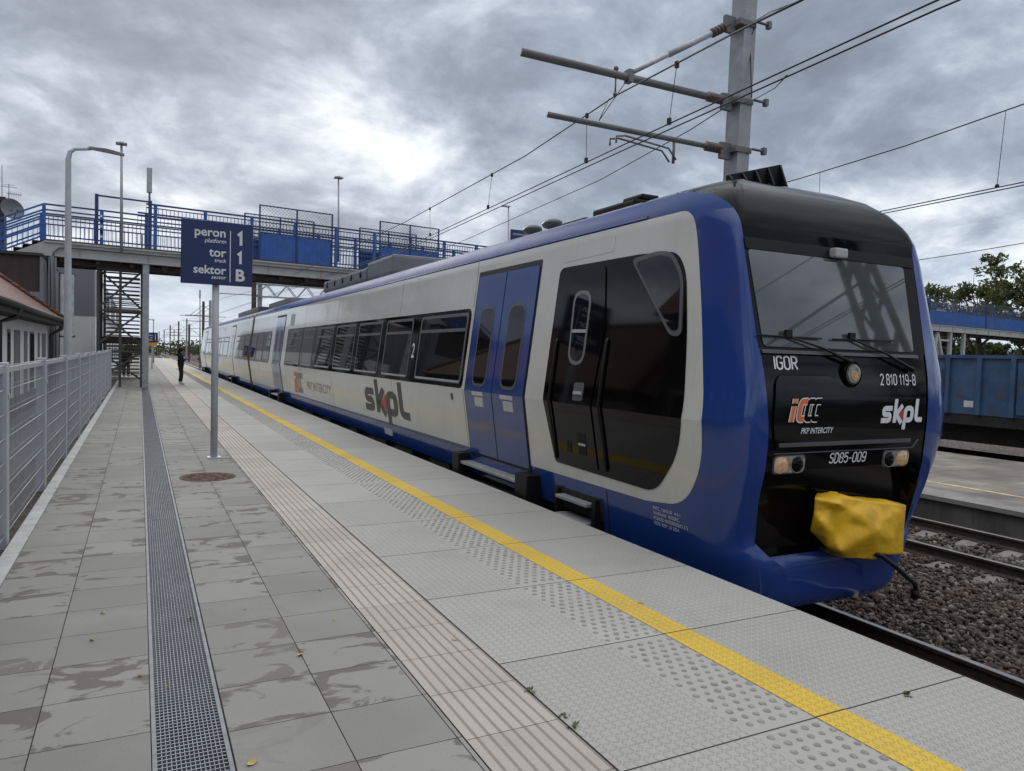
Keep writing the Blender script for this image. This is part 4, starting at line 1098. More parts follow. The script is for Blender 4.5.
def platform_sign():
    t = thing('platform_sign', 'tall dark blue sign reading peron 1 tor 1 sektor B on a grey post', 'sign', (1.035, 12.2, 0))
    b = MB(); b.tube([(1.035, 12.22, .0), (1.035, 12.22, 3.2)], .052, 16); b.box(.94, 1.13, 12.125, 12.315, 0, .014)
    obj('post', b, 'galv_pale', t)
    for z in (2.80, 3.35):
        b = MB(); b.box(.90, 1.17, 12.155, 12.285, z-.03, z+.03); obj('clamp', b, 'galv', t)
    bd = MB(); bd.box(.535, 1.555, 12.11, 12.155, 2.665, 3.625); bo = obj('board', bd, 'sign_blue', t, bevel=.008)
    def tx(s_, x, z, size, al, bold=0, sh=0, sq=1):
        v, f = text_mesh(s_, size, bold, sh, sq, al); b = MB(); b.add([(x+p[0], 12.1075, z+p[1]) for p in v], f); obj('lettering', b, 'white_letter', bo)
    def one(x, z, h):
        v, f = merge2([stroke([(0, .74), (.22, .93), (.22, 0)], .2)]); b = MB(); b.add([(x+p[0]*h, 12.1075, z+p[1]*h) for p in v], f); obj('lettering', b, 'white_letter', bo)
    tx('peron', 1.165, 3.395, .185, 'RIGHT', .004); tx('platform', 1.165, 3.300, .088, 'RIGHT', .001, .2)
    tx('tor', 1.165, 3.095, .185, 'RIGHT', .004); tx('track', 1.165, 3.010, .080, 'RIGHT', .001, .2)
    tx('sektor', 1.165, 2.830, .175, 'RIGHT', .004); tx('sector', 1.165, 2.755, .080, 'RIGHT', .001, .2)
    one(1.335, 3.29, .205); one(1.335, 3.005, .185); tx('B', 1.37, 2.745, .25, 'CENTER', .008)
    b = MB(); b.box(1.222, 1.234, 12.1075, 12.109, 2.72, 3.50); obj('divider', b, 'white_letter', bo)
platform_sign()
def lamp_post(x, y, h, label, reach=.66, head=True, group=None, zb=-.16):
    t = thing('street_lamp', label, 'lamp', (x, y, zb), group)
    b = MB(); b.tube([(x,y,zb),(x,y,zb+1.2),(x,y,h-.25),(x+.03,y,h-.10),(x+.12,y,h-.02),(x+reach*.45,y,h+.03)], [.085,.08,.055,.048,.04,.035], 12); b.tube([(x,y,zb),(x,y,zb+.10)], .12, 12)
    obj('pole', b, 'galv_pale', t)
    b = MB(); b.add([(x+reach*.40,y-.05,h+.02),(x+reach*.40,y+.05,h+.02),(x+reach*1.12,y+.09,h-.03),(x+reach*1.12,y-.09,h-.03),(x+reach*.40,y-.05,h+.075),(x+reach*.40,y+.05,h+.075),(x+reach*.75,y+.11,h+.06),(x+reach*1.12,y+.09,h+.01),(x+reach*1.12,y-.09,h+.01),(x+reach*.75,y-.11,h+.06)],
        [(0,1,2,3),(4,5,6,9),(9,6,7,8),(0,4,9),(0,9,8,3),(1,6,5),(1,2,7,6),(2,3,8,7),(0,1,5,4)]); obj('lamp_head', b, 'galv', t, bevel=.01)
    return t
lamp_post(-1.40, 18.6, 5.92, 'tall grey street lamp with a curved arm standing behind the mesh fence', .95)

# ================================================================== FOOTBRIDGE
BO = Vector((0, 33.5, 0)); BA = math.atan2(.1315, .9913)
def bxf(p): return Vector((BO.x+p.x*math.cos(BA)-p.y*math.sin(BA), BO.y+p.x*math.sin(BA)+p.y*math.cos(BA), p.z))
def BM(): return MB(bxf)
BR = thing('footbridge', 'long blue-railed steel footbridge crossing over all the tracks behind the train', 'bridge', bxf(Vector((0, 1.2, 0))))
U0, U1, BW = -3.30, 96.0, 2.5
def bridge():
    for w0, nm in ((0, 'girder'), (BW-.18, 'girder')):
        b = BM(); b.box(U0, U1, w0, w0+.18, 5.05, 5.60); b.box(U0, U1, w0-.06, w0+.24, 5.54, 5.601); b.box(U0, U1, w0-.06, w0+.24, 5.03, 5.07)
        u = U0+1.2
        while u < U1: b.box(u-.006, u+.006, w0-.05, w0+.23, 5.07, 5.54); u += 2.4
        obj(nm, b, 'girder_pale', BR)
    b = BM(); b.box(U0, U1, .18, BW-.18, 5.44, 5.64); b.box(U0, U1, -.03, BW+.03, 5.602, 5.665)
    u = U0+.6
    while u < U1: b.box(u-.07, u+.07, .181, BW-.181, 4.86, 5.44); u += 1.2
    for w in (.55, 1.2, 1.9): b.box(U0, U1, w-.08, w+.08, 4.80, 4.99)
    obj('deck', b, 'deck_dark', BR)
    b = BM(); b.tube([(U0+.3, -.08, 2.6), (U0+.3, -.08, 5.15), (U0+.5, -.08, 5.36), (U0+.9, -.09, 5.40), (4.6, -.09, 5.38), (30, -.09, 5.36)], .035, 8); obj('conduit', b, 'frame_grey', BR)
bridge()
def railing(w, side):
    out = -.03 if side < 0 else .03
    def seg(u0, u1, full):
        b = BM()
        for z, h in ((5.80,.05),(6.56,.05),(6.77,.05),(6.98,.06))+(((7.46,.07),) if full else ()): b.box(u0, u1, w-.025, w+.025, z-h/2, z+h/2)
        u = u0
        while u < u1:
            b.box(u-.010, u+.010, w-.010, w+.010, 5.80, 6.56)
            if full: b.box(u-.010, u+.010, w-.010, w+.010, 6.98, 7.32)
            u += .15
        if full: b.box(u0, u1, w-.02, w+.02, 7.30, 7.34)
        obj('railing', b, 'bridge_navy', BR)
    seg(U0, .2, False); seg(.2, 4.4, True); seg(4.4, 16, True); seg(16, 40, True); seg(40, U1, True)
    u = U0
    while u < U1:
        b = BM(); b.box(u-.06, u+.06, w-.06, w+.06, 5.60, 7.46 if u > .1 else 6.96); obj('railing_post', b, 'bridge_blue', BR); u += 1.92 if u < 20 else 3.84
    def shield(u0, u1):
        b = BM(); n = int((u1-u0)/.09); vs = []; fs = []
        for k in range(n+1):
            u = u0+(u1-u0)*k/n; d = .03 if k % 2 else 0
            vs += [(u, w+out*1.6-d, 5.62), (u, w+out*1.6-d, 6.82)]
        fs = [(2*k, 2*k+2, 2*k+3, 2*k+1) for k in range(n)]; b.add(vs, fs)
        obj('shield_panel', b, 'bridge_blue', BR)
        b = BM()
        for u in (u0, (u0+u1)/2, u1): b.box(u-.03, u+.03, w+out*2-.03, w+out*2+.03, 5.6, 8.05)
        for z in (6.85, 8.03): b.box(u0, u1, w+out*2-.02, w+out*2+.02, z-.025, z+.025)
        obj('screen_frame', b, 'bridge_navy', BR)
        b = BM(); L = 1.18; k = u0-L
        while k < u1:
            for s in (1, -1):
                a0, a1 = (k, k+L) if s > 0 else (k+L, k); z0, z1 = 6.86, 8.02
                # clip the diagonal to the frame
                pts = []
                for (ua, za) in ((a0, z0), (a1, z1)): pts.append([ua, za])
                def clip(p, q):
                    for lim, lo in ((u0, True), (u1, False)):
                        for A, B in ((p, q), (q, p)):
                            if (A[0] < lim) if lo else (A[0] > lim):
                                if ((B[0] < lim) if lo else (B[0] > lim)): return False
                                f = (lim-A[0])/(B[0]-A[0]); A[1] += f*(B[1]-A[1]); A[0] = lim
                    return True
                if clip(*pts): b.bar((pts[0][0], w+out*2, pts[0][1]), (pts[1][0], w+out*2, pts[1][1]), .008)
            k += .16
        obj('mesh_screen', b, 'frame_grey', BR, recalc=False)
    shield(4.7, 8.0); shield(10.4, 13.6)
    if side < 0: shield(57.0, 63.0); shield(63.2, 74); shield(74.2, 92)
    else: shield(57, 92)
railing(.06, -1); railing(BW-.06, 1)
def bridge_extras():
    # raised frame near the stair head with a striped marker
    b = BM()
    b.box(-1.62, -1.50, -.02, .10, 5.6, 7.60); b.box(.28, .40, -.02, .10, 5.6, 7.60); b.box(-1.62, .40, .02, .08, 7.52, 7.58)
    obj('entry_frame', b, 'bridge_navy', BR)
    for k in range(5):
        b = BM(); b.box(-1.45, -1.36, -.03, -.01, 5.9+k*.2, 6.0+k*.2); obj('marker_stripe', b, 'matt_black' if k % 2 else 'paper', BR)
    # legs
    for u, mat_ in ((-3.05, 'mast_steel'), (16.2, 'girder_pale'), (40.0, 'girder_pale')):
        b = BM()
        for w in (.15, BW-.15): b.box(u-.11+(-.45 if u < 0 and w > 1 else 0), u+.11+(-.45 if u < 0 and w > 1 else 0), w-.11, w+.11, -.2 if u < 0 else -1.1, 5.03)
        b.box(u-.08, u+.08, .26, BW-.26, 4.5, 4.75); obj('pier', b, mat_, BR)
    for u in (62.6, 67.4, 70.0):
        b = BM()
        for w in (.15, BW-.15): b.box(u-.16, u+.16, w-.14, w+.14, -1.1, 5.03)
        obj('pier', b, 'girder_pale', BR)
    b = BM(); b.bar((63.4, .15, 1.5), (65.0, .15, 4.9), .24); b.bar((66.6, .15, 1.5), (65.0, .15, 4.9), .24); b.bar((64.4, .15, 1.5), (65.0, .15, 4.9), .2); b.bar((62.6,.15,4.25),(67.4,.15,4.25),.18); obj('pier_brace', b, 'girder_pale', BR)
    # stair to the left, running on down along the bridge line
    sl_ = math.tan(R(28)); L = 8.0
    b = BM()
    for w in (.0, BW-.16):
        x0, x1 = U0+.02, U0-L
        z = lambda u: 5.58-(U0-u)*sl_
        vs = [(x0, w, z(x0)), (x1, w, z(x1)), (x1, w, z(x1)-.62), (x0, w, z(x0)-.60), (x0, w+.16, z(x0)), (x1, w+.16, z(x1)), (x1, w+.16, z(x1)-.62), (x0, w+.16, z(x0)-.60)]
        b.add(vs, [(0,1,2,3),(7,6,5,4),(0,4,5,1),(1,5,6,2),(2,6,7,3),(3,7,4,0)])
    obj('stair_stringer', b, 'girder_pale', BR)
    b = BM(); k = 0
    while k*.30 < L:
        u = U0-.05-k*.30; z_ = 5.60-k*.30*sl_; b.box(u-.31, u, .161, BW-.161, z_-.05, z_); k += 1
    obj('stair_tread', b, 'deck_dark', BR)
    for w in (.06, BW-.06):
        b = BM()
        for dz in (.20, .60, .96, 1.17, 1.38):
            b.bar((U0, w, 5.60+dz), (U0-L, w, 5.60+dz-L*sl_), .05, .06)
        u = U0-.15
        while u > U0-L: zb = 5.60-(U0-u)*sl_; b.box(u-.010, u+.010, w-.01, w+.01, zb+.2, zb+.96); u -= .17
        obj('stair_railing', b, 'bridge_blue', BR)
        for k in range(5):
            u = U0-k*1.9; zb = 5.60-(U0-u)*sl_; b = BM(); b.box(u-.05, u+.05, w-.05, w+.05, zb-.1, zb+1.38); obj('railing_post', b, 'bridge_blue', BR)
bridge_extras()
def sxf(p): return bxf(Vector((p.x+p.y*math.tan(BA), p.y, p.z)))
def SM(): return MB(sxf)
def stair_tower():
    # stair from the deck down to the platform, running away from the camera under the bridge
    u0, u1 = -1.52, .06; wn = .55
    for u in (u0, u1):
        for w in (wn, 3.2, 6.6):
            b = SM(); b.box(u-.055, u+.055, w-.055, w+.055, 0, 4.8 if w < 3 else 5.43); obj('tower_post', b, 'tower_steel', BR)
    b = SM(); b.box(u1+.02, u1+.26, -.02, .22, 0, 5.03); obj('pier', b, 'mast_steel', BR)
    b = SM(); uc = (u0+u1)/2
    b.box(uc-.05, uc+.05, wn-.05, wn+.05, 0, 4.8)
    for z0, z1 in ((.3, 1.45), (1.75, 3.1), (3.2, 4.75)):
        b.bar((u0, wn, z0), (u1, wn, z1), .075); b.bar((u0, wn+.101, z1), (u1, wn+.101, z0), .075); b.box(u0, u1, wn-.04, wn+.04, z1-.03, z1+.05)
    obj('tower_brace', b, 'tower_steel', BR)
    # lower flight, landing, upper flight (open treads)
    for nm, (wa, za, wb, zb) in (('stair_flight', (9.2, 0.02, 5.4, 2.0)), ('stair_flight', (4.0, 2.06, 2.7, 5.55))):
        b = SM(); n = 13 if wa > 5 else 20
        for k in range(n):
            t = k/(n-1); w = wa+(wb-wa)*t; z = za+(zb-za)*t; b.box(u0+.08, u1-.08, w-.14, w+.14, z, z+.045)
        for u in (u0, u1): b.bar((u, wa, za), (u, wb, zb), .05, .25); b.bar((u, wa, za+1.0), (u, wb, zb+1.0), .04)
        obj(nm, b, 'deck_dark', BR)
    b = SM()
    for k in range(26): z = .35+k*.18; b.box(u0+.08, u1-.08, 6.5, 6.53, z, z+.05)
    obj('tower_slats', b, 'tower_steel', BR)
    b = SM(); b.box(u0, u1, 3.2, 5.5, 1.78, 2.06); obj('landing', b, 'deck_dark', BR)
stair_tower()

# ================================================================== BUILDINGS ON THE LEFT
def low_building():
    t = thing('low_building', 'low white building with slot openings under a red-brown tiled roof behind the fence', 'building', (-6, 18, -.16))
    XW, Y0, Y1, ZE = -2.78, 15.2, 29.2, 2.55
    b = MB(); b.box(-9.6, XW, Y0, Y1, -.16, ZE-.25); obj('wall', b, 'render_white', t)
    b = MB(); b.box(-9.62, XW+.015, Y0-.015, Y1+.015, -.16, .35); obj('plinth', b, 'concrete_dark', t)
    y = Y0+.8; k = 0
    while y < Y1-.6:
        w = (1.0, .62, .95, .45)[k % 4]; b = MB(); b.box(XW-.05, XW+.012, y, y+w, .35, 2.02); f = obj('window', b, 'slot_grey', t)
        b = MB(); b.box(XW+.012, XW+.02, y+.05, y+w-.05, .42, 1.96); obj('pane', b, 'dark_glass', f) if k % 3 == 0 else None
        y += w+(.75, .5, .9, .62)[k % 4]; k += 1
    # hipped roof
    xr, zr = -6.2, 5.45; o = .42; e = ZE
    x0, x1, ya, yb = -9.6-o, XW+o, Y0-o, Y1+o
    b = MB(); v = [(x0,ya,e),(x1,ya,e),(x1,yb,e),(x0,yb,e),(xr,ya+3.4,zr),(xr,yb-3.4,zr)]
    b.add(v, [(0,1,4),(1,2,5,4),(2,3,5),(3,0,4,5)]); obj('roof', b, 'roof_tiles', t)
    b = MB(); b.box(x0+.02, x1-.02, ya+.02, yb-.02, e-.24, e-.02); obj('eaves', b, 'dark_wood', t)
    b = MB(); b.tube([(x1+.02, ya, e-.05), (x1+.02, yb+.03, e-.05)], .075, 10); g_ = obj('gutter', b, 'drain_pipe', t)
    b = MB(); b.tube([(x1+.02, yb-.2, e-.08), (x1-.05, yb-.2, e-.35), (XW+.09, yb-.35, e-.55), (XW+.09, yb-.35, .0)], .06, 10); obj('downpipe', b, 'drain_pipe', t)
    b = MB(); b.tube([(x1+.02, 19.2, e-.08), (x1-.05, 19.2, e-.30), (XW+.09, 19.0, e-.42), (XW+.09, 19.0, .0)], .06, 10); obj('downpipe', b, 'drain_pipe', t)
    b = MB(); b.tube([(x1, yb, e+.03), (xr, yb-3.4, zr+.03)], .10, 8); b.tube([(xr, ya+3.4, zr+.03), (xr, yb-3.4, zr+.03)], .10, 8); b.tube([(x1, ya, e+.03), (xr, ya+3.4, zr+.03)], .10, 8); obj('ridge_tiles', b, 'roof_tiles', t)
low_building()
def grey_building():
    t = thing('station_building', 'flat grey rendered station building with a white base behind the footbridge', 'building', (-6, 50, -.16))
    XR, YN = -2.02, 41.0
    b = MB(); b.box(-13, XR, YN, 96, 3.05, 5.35); obj('upper_wall', b, 'render_grey', t)
    b = MB(); b.box(XR+.002, XR+.07, YN, 96, 3.05, 5.35); obj('side_wall', b, 'render_mauve', t)
    b = MB(); b.box(-13.03, XR+.08, YN-.03, 96.03, -.16, 3.048); obj('base', b, 'render_white', t)
    y = YN+5
    while y < 90:
        b = MB(); b.box(XR+.081, XR+.10, y, y+2.4, .5, 2.3); f = obj('window', b, 'slot_grey', t); y += 6.2
    b = MB(); b.box(-3.4, -2.3, YN-.10, YN-.035, .0, .75); obj('vent_grille', b, 'slot_grey', t)
    for y in (47, 58, 70):
        b = MB(); b.box(XR+.071, XR+.11, y, y+3.0, 3.5, 5.0); f = obj('window', b, 'frame_light', t); b = MB(); b.box(XR+.111, XR+.118, y+.2, y+2.8, 3.6, 4.9); obj('pane', b, 'dark_glass', f)
grey_building()
def tall_house():
    # tall tiled house on the left beside the camera: out of frame, mirrored in the cab windows
    t = thing('station_house', 'dark brick house with a steep red tiled roof mirrored in the black cab panel', 'house', (-7, 3, -.16))
    X0, X1, Y0, Y1, E_ = -13.0, -2.75, -12.0, 14.4, 4.5
    b = MB(); b.box(X0, X1, Y0, Y1, -.16, E_); obj('wall', b, 'brick_dark', t)
    b = MB(); v = [(X0-.5,Y0-.5,E_),(X1+.35,Y0-.5,E_),(X1+.35,Y1+.4,E_),(X0-.5,Y1+.4,E_),(-6.6,Y0-.5,10.4),(-6.6,Y1+.4,10.4)]
    b.add(v, [(0,1,4),(1,2,5,4),(2,3,5),(3,0,4,5),(0,3,2,1)]); obj('roof', b, 'roof_tiles', t)
    y = Y0+1.5
    while y < Y1-1.5:
        b = MB(); b.box(X1+.002, X1+.03, y, y+1.1, 1.0, 2.7); f = obj('window', b, 'frame_light', t); b = MB(); b.box(X1+.031, X1+.036, y+.1, y+1.0, 1.1, 2.6); obj('pane', b, 'dark_glass', f); y += 2.9
tall_house()
def shed():
    t = thing('dark_shed', 'dark brown boarded gable wall beneath the stair of the footbridge', 'shed', (-5.6, 32, -.16))
    b = MB(); b.box(-8.4, -3.25, 31.6, 37.5, -.16, 4.85); obj('wall', b, 'dark_wood', t, bevel=.02)
    b = MB(); b.box(-8.4, -3.25, 31.55, 31.59, -.16, 3.55); b.box(-3.248, -3.18, 31.55, 37.5, -.16, 4.84); obj('facing', b, 'render_grey', t)
    b = MB(); b.box(-8.5, -3.15, 31.5, 37.6, 4.852, 4.95); obj('roof', b, 'drain_pipe', t)
shed()
def pipe_post():
    b = MB(); b.tube([(-2.95, 32.4, -.16), (-2.95, 32.4, 4.95)], .07, 10); b.tube([(-2.82, 32.4, -.16), (-2.82, 32.3, 2.25), (-2.82, 32.3, 4.9)], .03, 6)
    tag(obj('drain_pipe', b, 'frame_grey'), 'grey vertical drain pipe beside the dark boarded wall under the bridge', 'pipe')
    t = thing('wall_banner', 'pale printed banner hanging on the grey post under the bridge', 'banner', (-2.5, 34, 2))
    b = MB(); b.box(-2.70, -2.26, 32.72, 32.75, 2.0, 4.35); obj('banner_sheet', b, 'banner', t)
    b = MB(); b.box(-2.75, -2.22, 32.751, 32.79, 4.30, 4.40); b.box(-2.75, -2.22, 32.751, 32.79, 1.95, 2.05); b.box(-2.77, -2.72, 32.751, 32.80, -.16, 4.4); obj('frame', b, 'frame_grey', t)
pipe_post()
def chimney_house():
    t = thing('chimney_house', 'distant house behind the bridge stair with a dark brick chimney', 'house', (-9, 48, -.16))
    b = MB(); b.box(-13, -5, 44, 56, -.16, 5.2); obj('wall', b, 'render_grey', t)
    b = MB(); b.prism([(-13.4, 5.2), (-4.6, 5.2), (-9, 8.0)], 'y', 43.6, 56.4); obj('roof', b, 'roof_tiles', t)
    q = at(4, 197, y=44.6); b = MB(); b.box(q.x-.9, q.x, 44.6, 45.4, 6.0, q.z-.2); b.box(q.x-.97, q.x+.07, 44.53, 45.47, q.z-.2, q.z); obj('chimney', b, 'brick_dark', t)
    c = at(12.5, 209, y=44.3)
    d = thing('satellite_dish', 'grey round satellite dish fixed beside the dark chimney', 'satellite dish', tuple(c))
    nrm = Vector((.45, -.8, .32)).normalized(); ux = nrm.cross(Vector((0,0,1))).normalized(); uz = ux.cross(nrm)
    b = MB(); n = 24; vs = [c - nrm*.16]; fs = []
    for j, (r, dd) in enumerate(((.25,-.135),(.42,-.08),(.58,0))):
        for k in range(n): a = 2*math.pi*k/n; vs.append(c+(ux*math.cos(a)*.92+uz*math.sin(a))*r+nrm*dd)
    fs = [(0, 1+k, 1+(k+1)%n) for k in range(n)] + [(1+j*n+k, 1+(j+1)*n+k, 1+(j+1)*n+(k+1)%n, 1+j*n+(k+1)%n) for j in (0,1) for k in range(n)]
    b.add(vs, fs, True); obj('reflector', b, 'dish', d)
    b = MB(); b.tube([c-uz*.5, c-uz*.3+nrm*.5], .025, 6); b.ball(c-uz*.28+nrm*.52, .06); b.tube([c-nrm*.12, Vector((q.x-.05, 44.7, c.z-.1))], .04, 6); obj('feed_arm', b, 'frame_grey', d)
    m0 = at(8.5, 215, y=44.9); m1 = at(9, 184, y=44.9)
    a = thing('tv_antenna', 'thin rooftop television aerial rising over the satellite dish', 'antenna', tuple(m0))
    b = MB(); b.tube([m0, m1], .02, 6); obj('mast', b, 'frame_grey', a)
    b = MB(); e0 = m0+(m1-m0)*.70
    b.bar(e0+Vector((-.1,0,0)), e0+Vector((.55,-.1,-.05)), .025)
    for k in range(6): x = e0.x+.05+k*.09; b.bar((x, e0.y-.18, e0.z-.12), (x, e0.y+.18, e0.z+.14), .015)
    b.bar(m1+Vector((-.35,0,-.15)), m1+Vector((.35,0,-.15)), .02); b.bar(m1+Vector((-.25,0,-.05)), m1+Vector((.25,0,-.05)), .015); obj('elements', b, 'frame_grey', a)
    b = MB(); b.tube([at(2, 200, y=44.8), at(2, 165, y=44.8)], .018, 6); tag(obj('lightning_rod', b, 'frame_grey'), 'thin vertical rod on the dark chimney at the left edge', 'rod')
chimney_house()

# ================================================================== OVERHEAD LINE
def mast(x, y, h, label, group=None):
    t = thing('catenary_mast', label, 'mast', (x, y, -1.1), group)
    b = MB()
    ln = .0185*(h+1.1); hw, hd = .115, .13          # the mast leans a little
    for dy in (-hd, hd): b.bar((x-.09, y+dy, -1.1), (x-.09+ln, y+dy, h), 2*hw, .022, up=(0,1,0))
    b.bar((x-.09, y, -1.1), (x-.09+ln, y, h), .02, 2*hd-.024, up=(0,1,0)); b.bar((x-.09-hw+.008, y, -1.1), (x-.09-hw+.008+ln, y, h), .014, 2*hd-.024, up=(0,1,0))
    obj('pole', b, 'mast_steel', t); return t
def near_mast():
    MX, MYY = 8.02, 8.55
    t = mast(MX, MYY, 9.5, 'thick grey steel catenary mast rising behind the train, nearest the camera')
    y = MYY
    xl = MX-.10
    uz, lz, sz = 5.60, 4.88, 6.74
    for z in (lz, uz, sz):
        b = MB(); b.box(xl-.06, MX+.16, y-.16, y+.16, z-.04, z+.04); b.box(xl-.22, xl-.02, y-.03, y+.03, z-.14, z+.10); b.tube([(MX+.1, y-.24, z), (MX+.36, y-.24, z)], .02, 6)
        b.box(MX+.30, MX+.36, y-.27, y-.20, z-.05, z+.05); obj('bracket', b, 'tube_grey', t)
    def cant(z, xend, r, nm):
        b = MB(); b.tube([(xl-.52, y, z), (xend, y, z+.0)], r, 12); c = obj(nm, b, 'tube_grey', t)
        b = MB(); b.tube([(xl-.18, y, z), (xl-.55, y, z)], .035, 10)
        for k in range(5): b.tube([(xl-.24-k*.055, y, z), (xl-.262-k*.055, y, z)], .072, 12)
        obj('insulator', b, 'insulator', c)
    cant(uz, 4.34, .052, 'cantilever_arm'); cant(lz, 4.75, .038, 'cantilever_arm')
    b = MB(); A = Vector((xl-.12, y, sz-.02)); B = Vector((6.02, y, uz+.05)); d = (B-A)
    b.tube([A+d*.20, A+d*.62], .045, 10); b.tube([A+d*.6, B], .033, 10); o = obj('stay_tube', b, 'galv', t)
    b = MB(); b.tube([A, A+d*.2], .035, 10)
    for k in range(4): b.tube([A+d*(.06+k*.035), A+d*(.075+k*.035)], .068, 12)
    obj('insulator', b, 'insulator', o)
    b = MB(); b.box(5.98, 6.06, y-.06, y+.06, uz-.07, uz+.10); obj('clamp', b, 'tube_grey', t)
    b = MB(); b.tube([(6.84, y, lz-.02), (6.84, y, lz-.34)], .022, 8)
    for dy in (-.06, .09):
        b.tube([(6.84, y+dy, lz-.30), (6.70, y+dy, lz-.16), (5.95, y+dy, lz-.10), (5.80, y+dy, lz-.13), (5.80, y+dy, lz-.22)], .014, 6)
    obj('registration_arm', b, 'tube_grey', t)
    b = MB(); b.tube([(5.80, y, uz), (5.80, y, uz-.26)], .012, 6); b.ball((5.80, y, uz+.08), .038); b.ball((5.80, y, uz-.27), .032); obj('wire_hanger', b, 'tube_grey', t)
    b = MB(); b.tube([(5.98, y, uz-.05), (5.55, y, lz+.05)], .006, 5); b.tube([at(609, 98.5, y=9.05), (5.55, y, lz+.05)], .006, 5); obj('tie_wire', b, 'wire_dark', t)
    return t, y
near_t, NY = near_mast()
def wire(name, pts, r, label, sag_to=None):
    b = MB(); b.tube(pts, r, 6); return tag(obj(name, b, 'wire_dark'), label, 'wire')
# contact wires (a pair), messenger above, droppers between
CW = [(5.35, -30, 4.62), (5.6, -8, 4.66), at(930, 3.5, z=4.68), (5.98, 8.55, 4.68), at(400, 250, z=4.66), (5.9, 63, 4.62), (5.6, 118, 4.62), (5.5, 230, 4.62)]
CW = [Vector(p) for p in CW]
wire('contact_wire', CW, .0085, 'upper one of the twin black contact wires strung over the train'); wire('contact_wire', [p+Vector((.075, 0, -.035)) for p in CW], .0085, 'lower one of the twin black contact wires strung over the train')
m0 = Vector((5.80, 8.55, 5.31))
MS = [Vector((5.3, -30, 6.1)), at(800, 1, y=4.0), at(735, 32.5, y=5.35), m0, at(525, 156, y=12.0), at(405, 222, y=20.5), Vector((5.9, 40, 4.95)), Vector((5.9, 63, 5.7)), Vector((5.6, 90, 5.0)), Vector((5.6, 118, 5.8)), Vector((5.5, 230, 5.8))]
wire('messenger_wire', MS, .010, 'single black carrying wire slung above the twin contact wires over the train')
def on_line(P, y):
    for a, c in zip(P, P[1:]):
        if a.y <= y <= c.y: return a+(c-a)*((y-a.y)/(c.y-a.y))
    return P[-1]
def proj_u(p):
    c = ROT.transposed() @ (Vector(p)-CAMP); return CXP-F_PX*c.x/c.z
def at_u(P, u):
    lo, hi = 4.0, 40.0
    for _ in range(40):
        m = (lo+hi)/2
        if proj_u(on_line(P, m)) > u: lo = m
        else: hi = m
    return on_line(P, lo)
for u, u2, lb in ((677, 669, 'thin dropper wire close left of the thick mast, between the cantilever arms'), (587, 586, 'thin dropper wire hanging across the left end of the lower cantilever arm'), (492, 488, 'thin dropper wire over the middle of the train roof'), (430, 430, 'thin dropper wire close above the bridge railing and its mesh screen')):
    a = at_u(MS, u); c = at_u(CW, u2)
    b = MB(); b.tube([a, c+Vector((0, 0, .02))], .0045, 5); b.box(a.x-.018, a.x+.018, a.y-.02, a.y+.02, a.z-.05, a.z+.02); b.box(c.x-.018, c.x+.018, c.y-.025, c.y+.025, c.z-.01, c.z+.07)
    tag(obj('dropper', b, 'wire_dark'), lb, 'wire', 'droppers over the train')
wire('feeder_wire', [Vector((7.75, 8.45, 5.50)), at(690, 130, y=9.4), at(600, 180, y=13.0), at(465, 240, y=22), at(340, 290, y=44)], .008, 'single black wire sloping down from the mast towards the bridge')
wire('jumper_wire', [at(803,0,y=4.3), at(770,12,y=6), at(757,20,y=8.3), at(750,40,y=8.45), Vector((8.05, 8.30, 5.62))], .007, 'loose black wire curling down beside the mast head')
wire('jumper_wire', [at(742,104,y=8.4), at(757,98,y=7.6), at(775,88,y=6.2), at(787,75,y=5.2)], .006, 'short black jumper wire curving from the mast bracket to the contact wires')
# catenary of the middle track on the right
FC = [Vector((10.7, -30, 4.30)), at(1024, 182, x=10.7), at(885, 210.5, x=10.7), Vector((10.7, 14, 4.22)), Vector((10.7, 63, 4.3)), Vector((10.7, 200, 4.4))]
FM = [Vector((10.7, -12, 5.9)), at(1024, 104, x=10.7), at(905, 146, x=10.7), at(800, 178.5, x=10.7), Vector((10.7, 18, 4.95)), Vector((10.7, 63, 5.9)), Vector((10.7, 200, 5.9))]
wire('contact_wire', FC, .0085, 'upper one of the two parallel wires at the right edge beyond the train'); wire('contact_wire', [p+Vector((.05, 0, -.03)) for p in FC], .0085, 'lower one of the two parallel wires at the right edge beyond the train')
wire('messenger_wire', FM, .009, 'thin black wire crossing the sky above the black train roof on the right')
for (u, v, u2, v2, lb) in ((1006, 110, 997, 186, 'thin slanting dropper between the wires at the right edge'), (820, 172, 818, 229, 'short dropper wire right behind the train roof')):
    b = MB(); b.tube([at(u, v, x=10.7), at(u2, v2, x=10.72)], .0045, 5); b.ball(at(u2, v2, x=10.72), .03); tag(obj('dropper', b, 'wire_dark'), lb, 'wire', 'droppers beyond the train')
wire('far_wire', [at(905, 262, x=22), at(965, 253, x=22), at(1024, 243, x=22), Vector((22.2, 4, 4.6)), Vector((22.3, -30, 4.6))][::1], .012, 'thin black wire crossing in front of the tree crown on the right')
